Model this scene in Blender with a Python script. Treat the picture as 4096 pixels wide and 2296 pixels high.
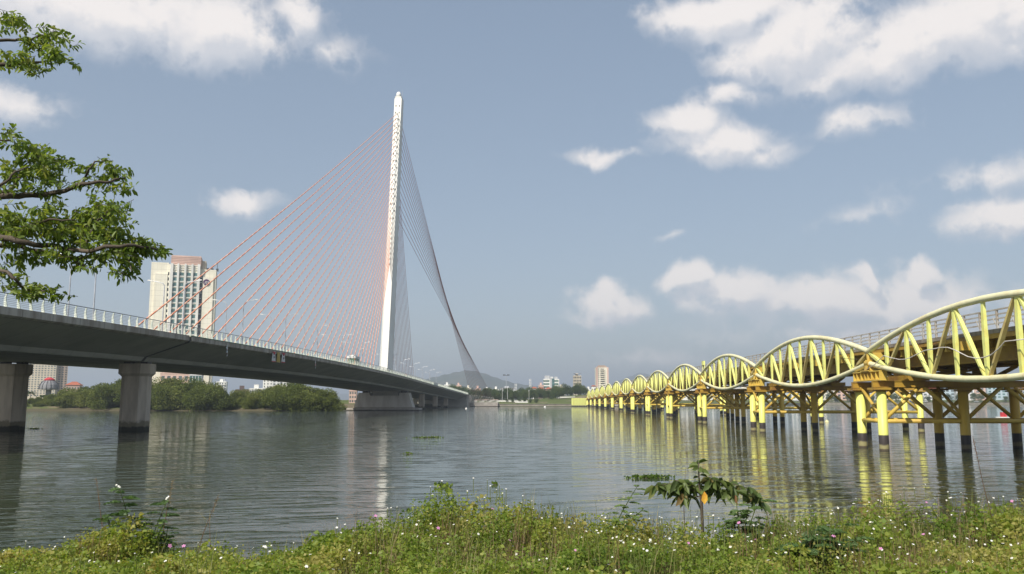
import bpy, bmesh, math, random
import numpy as np
from mathutils import Vector, Matrix, Euler

random.seed(7); rng = np.random.default_rng(11)
for o in list(bpy.data.objects): bpy.data.objects.remove(o)
sc = bpy.context.scene
col = sc.collection
R = math.radians

# ------------------------------------------------------------------ camera
FPX, HY, CAMH = 3400.0, 1601.0, 4.2
PITCH = math.atan((HY-1148)/FPX)
cam = bpy.data.cameras.new('camera')
cam.sensor_width = 36; cam.lens = 36*FPX/4096; cam.clip_start = .1; cam.clip_end = 40000
camo = bpy.data.objects.new('camera', cam); col.objects.link(camo)
camo.location = (0, 0, CAMH); camo.rotation_euler = (math.pi/2+PITCH, 0, 0)
sc.camera = camo
sc.render.resolution_x, sc.render.resolution_y = 1024, 574
sc.view_settings.view_transform = 'Standard'; sc.view_settings.look = 'None'
sc.view_settings.gamma = 1; sc.view_settings.use_curve_mapping = False
sc.view_settings.exposure = 0.24

# ------------------------------------------------------------------ sun and sky
SUN_EL, SUN_AZ = R(45), math.atan2(-.55, -.835)          # azimuth: atan2(x, y)
sdir = Vector((math.sin(SUN_AZ)*math.cos(SUN_EL), math.cos(SUN_AZ)*math.cos(SUN_EL), math.sin(SUN_EL)))
sl = bpy.data.lights.new('sun', 'SUN'); sl.energy = 4.8; sl.angle = R(.5); sl.color = (1, .94, .84)
so = bpy.data.objects.new('sun', sl); col.objects.link(so)
so.rotation_euler = sdir.to_track_quat('Z', 'Y').to_euler(); so.location = sdir*400

class NT:
    """small helper for node trees"""
    def __init__(s, tree): s.t = tree; s.n = tree.nodes; s.l = tree.links
    def node(s, typ, **kw):
        n = s.n.new(typ)
        for k, v in kw.items(): setattr(n, k, v)
        return n
    def put(s, sock, v):
        if isinstance(v, bpy.types.NodeSocket): s.l.new(v, sock)
        elif v is not None: sock.default_value = v
    def math(s, op, a, b=None, c=None, clamp=False):
        n = s.node('ShaderNodeMath', operation=op, use_clamp=clamp)
        s.put(n.inputs[0], a)
        if b is not None: s.put(n.inputs[1], b)
        if c is not None: s.put(n.inputs[2], c)
        return n.outputs[0]
    def vmath(s, op, a, b=None, out=0):
        n = s.node('ShaderNodeVectorMath', operation=op)
        s.put(n.inputs[0], a)
        if b is not None: s.put(n.inputs[1], b)
        return n.outputs[out]
    def noise(s, vec, scale, detail=3, rough=.55, dims='3D', dist=0):
        n = s.node('ShaderNodeTexNoise', noise_dimensions=dims)
        s.put(n.inputs['Vector'], vec); n.inputs['Scale'].default_value = scale
        n.inputs['Detail'].default_value = detail; n.inputs['Roughness'].default_value = rough
        n.inputs['Distortion'].default_value = dist
        return n.outputs['Fac']
    def maprange(s, v, a, b, c=0., d=1., smooth=True):
        n = s.node('ShaderNodeMapRange', interpolation_type='SMOOTHSTEP' if smooth else 'LINEAR')
        n.clamp = True
        s.put(n.inputs[0], v)
        for i, q in enumerate((a, b, c, d)): s.put(n.inputs[1+i], q)
        return n.outputs[0]
    def mix(s, f, a, b):
        n = s.node('ShaderNodeMix', data_type='RGBA')
        s.put(n.inputs[0], f); s.put(n.inputs[6], a); s.put(n.inputs[7], b)
        return n.outputs[2]
    def ramp(s, f, stops):
        n = s.node('ShaderNodeValToRGB'); e = n.color_ramp.elements
        while len(e) < len(stops): e.new(.5)
        for q, (p, c) in zip(e, stops): q.position = p; q.color = (*c, 1)
        s.put(n.inputs[0], f); return n.outputs[0]

def c4(c): return (c[0], c[1], c[2], 1)

def dir_of(px, py):
    u = (px-2048)/FPX; v = (1148-py)/FPX
    d = Vector((u, math.cos(PITCH)-v*math.sin(PITCH), math.sin(PITCH)+v*math.cos(PITCH)))
    return d
def at(px, py, Y):
    d = dir_of(px, py); s = Y/d.y
    return Vector((d.x*s, Y, CAMH+d.z*s))
def atz(px, py, z=0.):
    d = dir_of(px, py); s = (z-CAMH)/d.z
    return Vector((d.x*s, d.y*s, z))

SKY_STRENGTH = .13
world = bpy.data.worlds.new('World'); sc.world = world; world.use_nodes = True
world.cycles.sampling_method = 'MANUAL'; world.cycles.sample_map_resolution = 256
wt = NT(world.node_tree); wt.n.clear()
sky = wt.node('ShaderNodeTexSky', sky_type='NISHITA')
sky.sun_disc = False; sky.sun_elevation = SUN_EL; sky.sun_rotation = SUN_AZ
sky.air_density = 1.0; sky.dust_density = 1.4; sky.ozone_density = 1.5; sky.altitude = 0
hsv = wt.node('ShaderNodeHueSaturation'); hsv.inputs['Saturation'].default_value = 1.0
wt.l.new(sky.outputs[0], hsv.inputs['Color'])
gam = wt.node('ShaderNodeGamma'); wt.l.new(hsv.outputs[0], gam.inputs[0]); gam.inputs[1].default_value = .5      # hazy tropical sky: flatter from zenith to horizon
skyc = wt.vmath('MULTIPLY', gam.outputs[0], (1.52, 1.60, 1.70))
tc = wt.node('ShaderNodeTexCoord')
dirn = wt.vmath('NORMALIZE', tc.outputs['Generated'])
sep = wt.node('ShaderNodeSeparateXYZ'); wt.l.new(dirn, sep.inputs[0])
az = wt.math('ARCTAN2', sep.outputs[0], sep.outputs[1])
el = wt.math('ARCSINE', sep.outputs[2])
cmb = wt.node('ShaderNodeCombineXYZ'); wt.put(cmb.inputs[0], az); wt.put(cmb.inputs[1], el)
ae = cmb.outputs[0]
# cumulus clouds: centre azimuth / elevation (degrees) and half sizes, seen from anywhere on the bank
def pxcloud(px, py, rx, ry, w=1.0):
    d = dir_of(px, py).normalized()
    return (math.atan2(d.x, d.y), math.asin(d.z), rx/FPX*.93, ry/FPX*.93, w)
CLOUDS = [pxcloud(*q) for q in (
    (430, 20, 700, 190), (860, 110, 330, 190), (1230, 60, 170, 170, .55), (1330, 190, 200, 70, .4),
    (2900, 30, 420, 120), (3150, 150, 360, 200), (3700, 190, 720, 170), (4050, 60, 420, 190), (3350, 290, 320, 70, .6),
    (2870, 560, 330, 110), (2750, 470, 190, 110, .9), (2930, 360, 200, 60, .55), (2380, 612, 170, 36, .55), (3100, 590, 150, 80, .6),
    (3430, 490, 170, 80, .5), (970, 830, 150, 60, .75), (4040, 880, 240, 110, 1.0), (3920, 730, 300, 90, .45),
    (2430, 1215, 210, 95), (2420, 1165, 110, 60), (2920, 1180, 250, 120), (3250, 1190, 420, 125), (3650, 1190, 330, 130),
    (2740, 1130, 90, 70), (3700, 1090, 80, 55), (3440, 1100, 70, 55),
    (3500, 1290, 800, 120, .55), (2560, 1430, 260, 60, .35), (60, 400, 260, 80, .42), (3440, 860, 170, 50, .3), (2640, 975, 70, 25, .3))]
def density(vec):
    # warped lookup so that the outlines billow
    def warp(v, scale, ax, ay, det):
        w = wt.node('ShaderNodeTexNoise'); wt.put(w.inputs['Vector'], v); w.inputs['Scale'].default_value = scale
        w.inputs['Detail'].default_value = det; w.inputs['Roughness'].default_value = .6
        off = wt.vmath('SUBTRACT', w.outputs['Color'], (.5, .5, .5))
        return wt.vmath('ADD', v, wt.vmath('MULTIPLY', off, (ax, ay, 0)))
    v = warp(vec, 6.0, .13, .075, 3); v = warp(v, 24, .035, .026, 4)
    best = None
    for (a, e, ra, re, w) in CLOUDS:
        d = wt.vmath('SUBTRACT', v, (a, e, 0))
        d = wt.vmath('MULTIPLY', d, (1/ra, 1/re, 0))
        ln = wt.vmath('LENGTH', d, out=1)
        q = wt.math('MULTIPLY_ADD', ln, -w, w)              # w*(1-r)
        best = q if best is None else wt.math('SMOOTH_MAX', best, q, .2)
    # the rest of the sky carries the same kind of cloud
    m = wt.vmath('MULTIPLY', dirn, (1, 1, 2.6))
    g = wt.noise(m, 2.3, 4, .5)
    g = wt.math('MULTIPLY_ADD', g, 3.0, -1.72)
    far = wt.maprange(wt.math('ABSOLUTE', az), .60, .85)
    up = wt.maprange(el, .46, .62)
    outside = wt.math('MAXIMUM', far, up)
    g = wt.math('MULTIPLY_ADD', outside, 2.0, wt.math('SUBTRACT', g, 2.0))
    best = wt.math('MAXIMUM', best, g)
    bil = wt.math('ABSOLUTE', wt.math('SUBTRACT', wt.noise(vec, 30, 5, .55), .5))     # cauliflower lumps
    soft = wt.noise(vec, 15, 5, .6)
    return wt.math('ADD', best, wt.math('ADD', wt.math('MULTIPLY_ADD', bil, -.9, .10), wt.math('MULTIPLY_ADD', soft, .7, -.35)))
den = density(ae)
shift = wt.vmath('ADD', ae, (-.008, .020, 0))
den_up = density(shift)
alpha = wt.maprange(den, -.06, .62)
lit = wt.maprange(wt.math('SUBTRACT', den, den_up), -.30, .30)
thick = wt.maprange(den, .0, .8)
CS = .1/SKY_STRENGTH
cl_dark = (5.2*CS, 5.5*CS, 6.1*CS, 1); cl_lit = (8.6*CS, 8.1*CS, 7.8*CS, 1)
cl = wt.mix(wt.math('MULTIPLY_ADD', lit, .75, wt.math('MULTIPLY', thick, .25)), cl_dark, cl_lit)
skyfin = wt.mix(wt.math('MULTIPLY', alpha, .92), skyc, cl)
bg = wt.node('ShaderNodeBackground'); bg.inputs['Strength'].default_value = SKY_STRENGTH
wt.l.new(skyfin, bg.inputs['Color'])
wo = wt.node('ShaderNodeOutputWorld'); wt.l.new(bg.outputs[0], wo.inputs[0])

# ------------------------------------------------------------------ mesh helpers
class MB:
    def __init__(s): s.v = []; s.f = []
    def add(s, vs, fs):
        b = len(s.v); s.v.extend([tuple(q) for q in vs]); s.f.extend([tuple(b+i for i in f) for f in fs]); return s
    def box(s, x0, x1, y0, y1, z0, z1):
        return s.add([(x0,y0,z0),(x1,y0,z0),(x1,y1,z0),(x0,y1,z0),(x0,y0,z1),(x1,y0,z1),(x1,y1,z1),(x0,y1,z1)],
                     [(0,3,2,1),(4,5,6,7),(0,1,5,4),(1,2,6,5),(2,3,7,6),(3,0,4,7)])
    def cbox(s, c, d):
        return s.box(c[0]-d[0]/2, c[0]+d[0]/2, c[1]-d[1]/2, c[1]+d[1]/2, c[2]-d[2]/2, c[2]+d[2]/2)
    def frame(s, a, b, up=(0,0,1)):
        a = Vector(a); b = Vector(b); d = (b-a).normalized(); up = Vector(up)
        if abs(d.dot(up)) > .98: up = Vector((0,1,0)) if abs(d.y) < .9 else Vector((1,0,0))
        x = d.cross(up).normalized(); y = x.cross(d).normalized(); return a, b, x, y
    def beam(s, a, b, w, h, up=(0,0,1), w2=None, h2=None):
        a, b, x, y = s.frame(a, b, up); w2 = w2 or w; h2 = h2 or h
        vs = [a-x*w/2-y*h/2, a+x*w/2-y*h/2, a+x*w/2+y*h/2, a-x*w/2+y*h/2, b-x*w2/2-y*h2/2, b+x*w2/2-y*h2/2, b+x*w2/2+y*h2/2, b-x*w2/2+y*h2/2]
        return s.add(vs, [(0,3,2,1),(4,5,6,7),(0,1,5,4),(1,2,6,5),(2,3,7,6),(3,0,4,7)])
    def tube(s, a, b, r, r2=None, n=8, caps=True):
        return s.path([a, b], [r, r if r2 is None else r2], n, caps)
    def path(s, pts, rad, n=8, caps=True):
        pts = [Vector(p) for p in pts]
        if not hasattr(rad, '__len__'): rad = [rad]*len(pts)
        vs = []; x = None
        for i, p in enumerate(pts):
            d = (pts[min(i+1, len(pts)-1)]-pts[max(i-1, 0)]).normalized()
            if x is None:
                up = Vector((0,0,1)) if abs(d.z) < .95 else Vector((0,1,0))
                x = d.cross(up).normalized()
            else: x = (x-d*x.dot(d)).normalized()
            y = x.cross(d)
            for k in range(n):
                an = 2*math.pi*k/n; vs.append(p+(x*math.cos(an)+y*math.sin(an))*rad[i])
        fs = []
        for i in range(len(pts)-1):
            for k in range(n):
                k2 = (k+1) % n; fs.append((i*n+k, i*n+k2, (i+1)*n+k2, (i+1)*n+k))
        if caps:
            fs.append(tuple(range(n))[::-1]); m = (len(pts)-1)*n; fs.append(tuple(m+k for k in range(n)))
        return s.add(vs, fs)
    def prism(s, poly, y0, y1):                         # poly of (x, z), extruded along y
        n = len(poly)
        vs = [(x, y0, z) for x, z in poly]+[(x, y1, z) for x, z in poly]
        fs = [tuple(range(n)), tuple(range(2*n-1, n-1, -1))]+[(k, n+k, n+(k+1) % n, (k+1) % n) for k in range(n)]
        return s.add(vs, fs)
    def vprism(s, poly, z0, z1, sc2=1.0, c=(0, 0)):     # poly of (x, y), extruded upward
        n = len(poly)
        vs = [(x, y, z0) for x, y in poly]+[(c[0]+(x-c[0])*sc2, c[1]+(y-c[1])*sc2, z1) for x, y in poly]
        fs = [tuple(range(n))[::-1], tuple(range(n, 2*n))]+[(k, (k+1) % n, n+(k+1) % n, n+k) for k in range(n)]
        return s.add(vs, fs)
    def lathe(s, prof, n=12, c=(0, 0, 0)):              # prof of (r, z)
        vs = [(c[0]+r*math.cos(2*math.pi*k/n), c[1]+r*math.sin(2*math.pi*k/n), c[2]+z) for r, z in prof for k in range(n)]
        fs = [(i*n+k, i*n+(k+1) % n, (i+1)*n+(k+1) % n, (i+1)*n+k) for i in range(len(prof)-1) for k in range(n)]
        fs.append(tuple(range(n))[::-1]); m = (len(prof)-1)*n; fs.append(tuple(m+k for k in range(n)))
        return s.add(vs, fs)
    def mesh(s, name, mat, smooth=False):
        me = bpy.data.meshes.new(name); me.from_pydata(s.v, [], s.f)
        if mat: me.materials.append(mat)
        if smooth: me.shade_smooth()
        me.update(); return me
    def obj(s, name, mat, parent=None, loc=None, smooth=False, rot=None):
        return link(name, s.mesh(name, mat, smooth), parent, loc, rot)

def link(name, data, parent=None, loc=None, rot=None):
    o = bpy.data.objects.new(name, data); col.objects.link(o)
    if parent: o.parent = parent
    if loc is not None: o.location = loc
    if rot is not None: o.rotation_euler = rot
    return o
def tag(o, label=None, cat=None, group=None, kind=None):
    if label: o['label'] = label
    if cat: o['category'] = cat
    if group: o['group'] = group
    if kind: o['kind'] = kind
    return o
def thing(name, label, cat, loc=(0,0,0), rz=0, group=None):
    return tag(link(name, None, None, loc, (0, 0, rz)), label, cat, group)
def copy_tree(o, parent=None, kids=None):
    c = o.copy(); col.objects.link(c)
    if parent: c.parent = parent
    for ch in list(o.children): copy_tree(ch, c)
    return c
ORD = ['first','second','third','fourth','fifth','sixth','seventh','eighth','ninth','tenth','eleventh','twelfth','thirteenth','fourteenth','fifteenth',
       'sixteenth','seventeenth','eighteenth','nineteenth','twentieth']
def ordn(i):
    if i < 20: return ORD[i]
    n = i+1
    return {2:'twenty',3:'thirty',4:'forty',5:'fifty'}[n//10]+('-'+ORD[n % 10-1] if n % 10 else 'th').replace('yth','ieth')
def quick(name, verts, faces, mat, rnd=None, smooth=False):
    """mesh from numpy arrays; every face has the same number of corners"""
    me = bpy.data.meshes.new(name); nv = len(verts); nf, k = faces.shape
    me.vertices.add(nv); me.vertices.foreach_set('co', np.ascontiguousarray(verts, dtype=np.float32).ravel())
    me.loops.add(nf*k); me.loops.foreach_set('vertex_index', np.ascontiguousarray(faces, dtype=np.int32).ravel())
    me.polygons.add(nf); me.polygons.foreach_set('loop_start', np.arange(0, nf*k, k, dtype=np.int32))
    me.polygons.foreach_set('loop_total', np.full(nf, k, dtype=np.int32))
    if rnd is not None:
        at_ = me.attributes.new('rnd', 'FLOAT', 'POINT'); at_.data.foreach_set('value', np.ascontiguousarray(rnd, dtype=np.float32))
    me.update(calc_edges=True); me.materials.append(mat)
    if smooth: me.shade_smooth()
    return me

# ------------------------------------------------------------------ materials
MATS = {}
def mat(name, c1, c2=None, scale=1., rough=.7, bump=0., spec=.4, metal=0., detail=4, lo=.35, hi=.65, stretch=(1,1,1), bscale=None, obj=False, rust=None, lines=None):
    """two-tone procedural paint/stone: large wear noise plus fine relief"""
    m = bpy.data.materials.new(name); m.use_nodes = True; t = NT(m.node_tree); t.n.clear()
    b = t.node('ShaderNodeBsdfPrincipled'); o = t.node('ShaderNodeOutputMaterial'); t.l.new(b.outputs[0], o.inputs[0])
    b.inputs['Roughness'].default_value = rough; b.inputs['Specular IOR Level'].default_value = spec; b.inputs['Metallic'].default_value = metal
    g = t.node('ShaderNodeNewGeometry'); p = g.outputs['Position']
    if obj: p = t.node('ShaderNodeTexCoord').outputs['Object']
    p = t.vmath('MULTIPLY', p, stretch)
    if c2 is None: c2 = tuple(x*.8 for x in c1)
    f = t.maprange(t.noise(p, scale, detail, .62), lo, hi)
    base = t.mix(f, c4(c1), c4(c2))
    if rust:                                            # flaking spots: (threshold, colour)
        rn = t.noise(t.vmath('MULTIPLY', g.outputs['Position'], (1, 1, .7)), 5.5, 8, .7)
        base = t.mix(t.maprange(rn, rust[0], rust[0]+.05), base, c4(rust[1]))
    if lines:                                           # casting / panel joints: (axis, spacing, half width, darkness), object space
        oc = t.node('ShaderNodeTexCoord').outputs['Object']; sx = t.node('ShaderNodeSeparateXYZ'); t.l.new(oc, sx.inputs[0])
        for ax, spc, hw, dk in lines:
            fr = t.math('ABSOLUTE', t.math('SUBTRACT', t.math('FRACT', t.math('DIVIDE', sx.outputs[ax], spc)), .5))
            lm = t.maprange(fr, .5-2*hw/spc, .5-hw/spc)
            base = t.mix(t.math('MULTIPLY', lm, dk), base, (.06,.055,.045,1))
    t.put(b.inputs['Base Color'], base)
    if bump:
        bn = t.node('ShaderNodeBump'); bn.inputs['Strength'].default_value = bump; bn.inputs['Distance'].default_value = .03
        t.put(bn.inputs['Height'], t.noise(p, bscale or scale*12, 5, .6)); t.l.new(bn.outputs[0], b.inputs['Normal'])
    m['_b'] = 1; MATS[name] = m; return m
def banded(m, bands, wob=.25, wscale=1.2):
    """paint bands by height above the water: list of (z_top, colour), applied below z_top"""
    t = NT(m.node_tree); b = next(n for n in t.n if n.type == 'BSDF_PRINCIPLED')
    src = b.inputs['Base Color'].links[0].from_socket
    g = t.node('ShaderNodeNewGeometry'); s = t.node('ShaderNodeSeparateXYZ'); t.l.new(g.outputs['Position'], s.inputs[0])
    n = t.noise(g.outputs['Position'], wscale, 4, .6)
    for zt, colr, wb in bands:
        z = t.math('ADD', s.outputs[2], t.math('MULTIPLY_ADD', n, wb, -wb/2))
        f = t.maprange(z, zt-.05-wb*.15, zt+.05+wb*.15, 1, 0)
        src = t.mix(f, src, c4(colr))
    t.put(b.inputs['Base Color'], src)
    return m
def foliage(name, stops, rough=.5, trans=.35, tint=(1, 1, .55), spec=.3):
    m = bpy.data.materials.new(name); m.use_nodes = True; t = NT(m.node_tree); t.n.clear()
    a = t.node('ShaderNodeAttribute', attribute_name='rnd')
    oi = t.node('ShaderNodeObjectInfo')
    f = t.math('ADD', a.outputs['Fac'], t.math('MULTIPLY_ADD', oi.outputs['Random'], .42, -.21), clamp=True)
    c = t.ramp(f, stops)
    b = t.node('ShaderNodeBsdfPrincipled'); b.inputs['Roughness'].default_value = rough; b.inputs['Specular IOR Level'].default_value = spec
    t.put(b.inputs['Base Color'], c)
    tr = t.node('ShaderNodeBsdfTranslucent')
    mul = t.node('ShaderNodeMix', data_type='RGBA', blend_type='MULTIPLY'); mul.inputs[0].default_value = 1
    t.put(mul.inputs[6], c); mul.inputs[7].default_value = (tint[0]*1.6, tint[1]*1.6, tint[2]*1.3, 1); t.put(tr.inputs['Color'], mul.outputs[2])
    mx = t.node('ShaderNodeMixShader'); mx.inputs[0].default_value = trans
    t.l.new(b.outputs[0], mx.inputs[1]); t.l.new(tr.outputs[0], mx.inputs[2])
    o = t.node('ShaderNodeOutputMaterial'); t.l.new(mx.outputs[0], o.inputs[0]); return m
def glass(name, c, rough=.12):
    m = mat(name, c, tuple(x*.6 for x in c), .35, rough, 0, .6); return m

M = {}
M['concrete'] = mat('concrete_deck', (.46,.44,.385), (.37,.355,.31), .16, .85, .25, detail=7, stretch=(1,1,2.2), bscale=2.5, lines=[(1,5.0,.05,.22)])
M['fascia'] = mat('concrete_fascia', (.46,.42,.36), (.26,.22,.175), .5, .85, .3, detail=8, stretch=(1.5,1.5,.22), bscale=3, lines=[(1,5.0,.05,.4)])
M['pier'] = banded(mat('concrete_pier', (.64,.55,.45), (.46,.39,.31), .5, .9, .3, detail=7, stretch=(1.6,1.6,.3), bscale=3), [(1.3,(.22,.19,.13),1.3),(.62,(.04,.038,.028),.75)])
M['glint_lit_pier'] = banded(mat('glint_lit_concrete_pier', (.68,.635,.57), (.55,.50,.44), .3, .9, .2, detail=7, stretch=(1.6,1.6,.3), bscale=3), [(1.3,(.30,.26,.2),.5)])  # pier concrete made paler: light glinting off the water is put into the colour
M['footing'] = banded(mat('concrete_footing', (.50,.46,.41), (.34,.30,.26), .4, .9, .3, detail=7), [(.35,(.07,.06,.045),.2)])
M['pylon'] = mat('pylon_white_paint', (.83,.82,.77), (.74,.72,.66), .09, .5, 0, detail=6, stretch=(1,1,.25))
M['opening'] = mat('dark_opening', (.05,.045,.035), (.08,.07,.05), 1, .8)
M['bearing'] = mat('bearing_steel', (.05,.05,.05), (.09,.08,.07), 2, .6)
M['rail_white'] = mat('railing_paint', (.70,.74,.66), (.52,.58,.50), 3, .45)
M['rail_steel'] = mat('railing_steel', (.42,.42,.43), (.30,.29,.30), 4, .35, metal=.6)
M['green_trim'] = mat('green_trim', (.17,.27,.18), (.11,.19,.13), .8, .6)
M['asphalt'] = mat('asphalt', (.055,.055,.055), (.04,.04,.04), .6, .9, .3)
M['lamp_grey'] = mat('galvanised_lamp', (.55,.57,.60), (.42,.44,.47), 1, .4, metal=.3)
M['white'] = mat('white_paint', (.78,.77,.74), (.66,.65,.61), .3, .6)
M['yellow'] = banded(mat('yellow_pile_paint', (.75,.77,.20), (.72,.64,.15), .55, .45, .1, detail=7, stretch=(1,1,.4), lo=.4, hi=.75, rust=(.70,(.20,.10,.045))),
      [(1.30,(.052,.043,.04),.05),(.52,(.30,.27,.13),.35),(.16,(.09,.07,.05),.12)])
M['strut'] = mat('yellow_strut_paint', (.75,.78,.25), (.70,.62,.16), 1.2, .45, .1, detail=8, lo=.45, hi=.75, rust=(.685,(.22,.11,.045)))
M['shaded_strut'] = mat('shade_tinted_strut', (.60,.51,.20), (.50,.38,.14), 1.2, .45, .1, detail=8, rust=(.69,(.22,.11,.045)))  # strut yellow browned: shade on diagonals facing away is put into the colour
M['chord'] = mat('cream_tube_paint', (.78,.75,.47), (.68,.60,.34), .9, .45, .1, detail=8, lo=.42, hi=.7, rust=(.715,(.36,.22,.09)))
M['ochre'] = mat('ochre_girder_paint', (.40,.25,.035), (.24,.12,.035), .5, .5, .15, detail=8, lo=.42, hi=.72)
M['brace'] = banded(mat('ochre_brace_paint', (.64,.46,.09), (.46,.29,.06), .6, .5, .1, detail=8, lo=.42, hi=.72, rust=(.67,(.17,.085,.04))), [(.2,(.08,.06,.05),.1)])
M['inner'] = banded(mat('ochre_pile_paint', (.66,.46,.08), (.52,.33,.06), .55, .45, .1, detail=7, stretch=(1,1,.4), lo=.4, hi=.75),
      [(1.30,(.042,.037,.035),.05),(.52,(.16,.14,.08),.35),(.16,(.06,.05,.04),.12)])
M['deckgrey'] = mat('weathered_timber_deck', (.30,.27,.23), (.20,.17,.14), 1.5, .85)
M['rail_grey'] = mat('grey_rail_paint', (.46,.45,.43), (.36,.31,.26), 1.3, .5)
M['rope'] = mat('pale_conduit', (.70,.66,.62), (.55,.5,.46), 4, .5)

# cable sheath: orange red with pale helical ribs
def cable_mat():
    m = mat('red_cable_sheath', (.72,.30,.17), (.60,.22,.13), .3, .45)
    t = NT(m.node_tree); b = next(n for n in t.n if n.type == 'BSDF_PRINCIPLED'); src = b.inputs['Base Color'].links[0].from_socket
    g = t.node('ShaderNodeNewGeometry'); s = t.node('ShaderNodeSeparateXYZ'); t.l.new(g.outputs['Position'], s.inputs[0])
    w = t.math('SINE', t.math('MULTIPLY_ADD', s.outputs[2], 3.6, t.math('MULTIPLY', s.outputs[0], 9)))
    t.put(b.inputs['Base Color'], t.mix(t.maprange(w, .4, .9), src, (.78,.50,.36,1)))
    return m
M['cable'] = cable_mat()
M['stay'] = mat('dark_red_stay_sheath', (.40,.13,.11), (.30,.10,.09), .3, .5)

def ground_mat():
    m = bpy.data.materials.new('grass_and_earth'); m.use_nodes = True; t = NT(m.node_tree)
    b = next(n for n in t.n if n.type == 'BSDF_PRINCIPLED'); b.inputs['Roughness'].default_value = .95; b.inputs['Specular IOR Level'].default_value = .1
    g = t.node('ShaderNodeNewGeometry'); p = g.outputs['Position']; s = t.node('ShaderNodeSeparateXYZ'); t.l.new(p, s.inputs[0])
    n1 = t.noise(p, .05, 5, .6); n2 = t.noise(p, .9, 4, .6)
    grass = t.mix(t.maprange(n2, .3, .7), (.075,.105,.028,1), (.12,.135,.045,1))
    c = t.mix(t.maprange(n1, .52, .62), grass, (.20,.165,.11,1))
    mud = t.mix(n2, (.085,.075,.045,1), (.12,.105,.065,1))
    c = t.mix(t.maprange(t.math('ADD', s.outputs[2], t.math('MULTIPLY_ADD', n2, .8, -.4)), .7, 1.1, 1, 0), c, mud)
    t.put(b.inputs['Base Color'], c)
    bn = t.node('ShaderNodeBump'); bn.inputs['Distance'].default_value = .1; bn.inputs['Strength'].default_value = .5
    t.put(bn.inputs['Height'], t.noise(p, 6, 5, .65)); t.l.new(bn.outputs[0], b.inputs['Normal'])
    return m
M['ground'] = ground_mat()

def water_mat():
    m = bpy.data.materials.new('river_water'); m.use_nodes = True; t = NT(m.node_tree)
    b = next(n for n in t.n if n.type == 'BSDF_PRINCIPLED')
    b.inputs['IOR'].default_value = 1.333; b.inputs['Roughness'].default_value = .035; b.inputs['Specular IOR Level'].default_value = .5
    g = t.node('ShaderNodeNewGeometry'); p = g.outputs['Position']; s = t.node('ShaderNodeSeparateXYZ'); t.l.new(p, s.inputs[0])
    t.put(b.inputs['Base Color'], t.mix(t.noise(p, .03, 3), (.034,.050,.030,1), (.050,.058,.028,1)))
    rot = t.node('ShaderNodeVectorRotate', rotation_type='Z_AXIS'); t.put(rot.inputs['Vector'], p); rot.inputs['Angle'].default_value = R(-14)
    q = rot.outputs[0]
    w1 = t.noise(t.vmath('MULTIPLY', q, (.26, 1.0, 1)), 1.2, 3, .52, dist=.4)       # wind ripples, long crests
    w2 = t.noise(t.vmath('MULTIPLY', p, (.5, 1.2, 1)), 3.1, 3, .55)                  # small chop
    w3 = t.noise(t.vmath('MULTIPLY', p, (.6, 1, 1)), .23, 2, .5)                     # slow swell
    gust = t.maprange(t.noise(t.vmath('MULTIPLY', p, (1, .6, 1)), .021, 3, .55), .38, .66)     # gusts roughen patches of the river
    lee = t.maprange(s.outputs[0], -14, 9, 1, 0)                                   # calmer in the open middle channel
    lee2 = t.maprange(s.outputs[0], 6, 26, 0, .85)
    ruf = t.math('MULTIPLY_ADD', t.math('MAXIMUM', lee, lee2), .75, t.math('MULTIPLY', gust, .3))
    ruf = t.math('ADD', ruf, .12)
    h = t.math('MULTIPLY_ADD', t.maprange(w1, .50, .74), .060, t.math('MULTIPLY', w1, .045))
    h = t.math('MULTIPLY_ADD', w2, .0105, h)
    h = t.math('MULTIPLY', h, t.math('MULTIPLY', ruf, t.maprange(s.outputs[1], 30, 160, 1, .6)))
    h = t.math('MULTIPLY_ADD', w3, .035, h)
    bn = t.node('ShaderNodeBump'); bn.inputs['Distance'].default_value = 1.0; bn.inputs['Strength'].default_value = 1.0
    t.put(bn.inputs['Height'], h); t.l.new(bn.outputs[0], b.inputs['Normal'])
    return m
M['water'] = water_mat()

# ------------------------------------------------------------------ river, land, hills
SHORE = [(-900,-60),(-300,-10),(-110,10),(110,22),(300,40),(1500,150),(1500,830),(900,800),(430,775),(275,765),(180,690),(62,584),(40,580),(-14,576),(-44,572),(-50,520),(-60,400),(-70,350),(-80,343),(-190,337),(-400,310),(-900,280)]
def sdf(X, Y):
    """signed distance to the river polygon, negative in the water"""
    n = len(SHORE); d = np.full(X.shape, 1e9); inside = np.zeros(X.shape, bool)
    for i in range(n):
        ax, ay = SHORE[i]; bx, by = SHORE[(i+1) % n]
        ex, ey = bx-ax, by-ay; wx, wy = X-ax, Y-ay
        tt = np.clip((wx*ex+wy*ey)/(ex*ex+ey*ey), 0, 1)
        d = np.minimum(d, np.hypot(wx-ex*tt, wy-ey*tt))
        c = ((ay > Y) != (by > Y)) & (X < ex*(Y-ay)/(ey+1e-12)+ax)
        inside ^= c
    return np.where(inside, -d, d)
def land(X, Y):
    d = sdf(X, Y)
    z = np.where(d < 0, np.maximum(-2.0, d*.35), 0)
    far = Y > 500
    bankz = np.where(far, 1.45+np.clip(d-2, 0, 45)*.06, np.clip(d*.16, 0, 2.6))
    hill = 5.0*np.exp(-((X-75)/48)**2-((Y-668)/45)**2)
    z = np.where(d >= 0, bankz+hill+.25*np.sin(X*.11)*np.cos(Y*.09), z)
    z = np.where((np.abs(X) < 112) & (Y < 30), -2.0, z)          # the near bank is a mesh of its own
    return z
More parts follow.
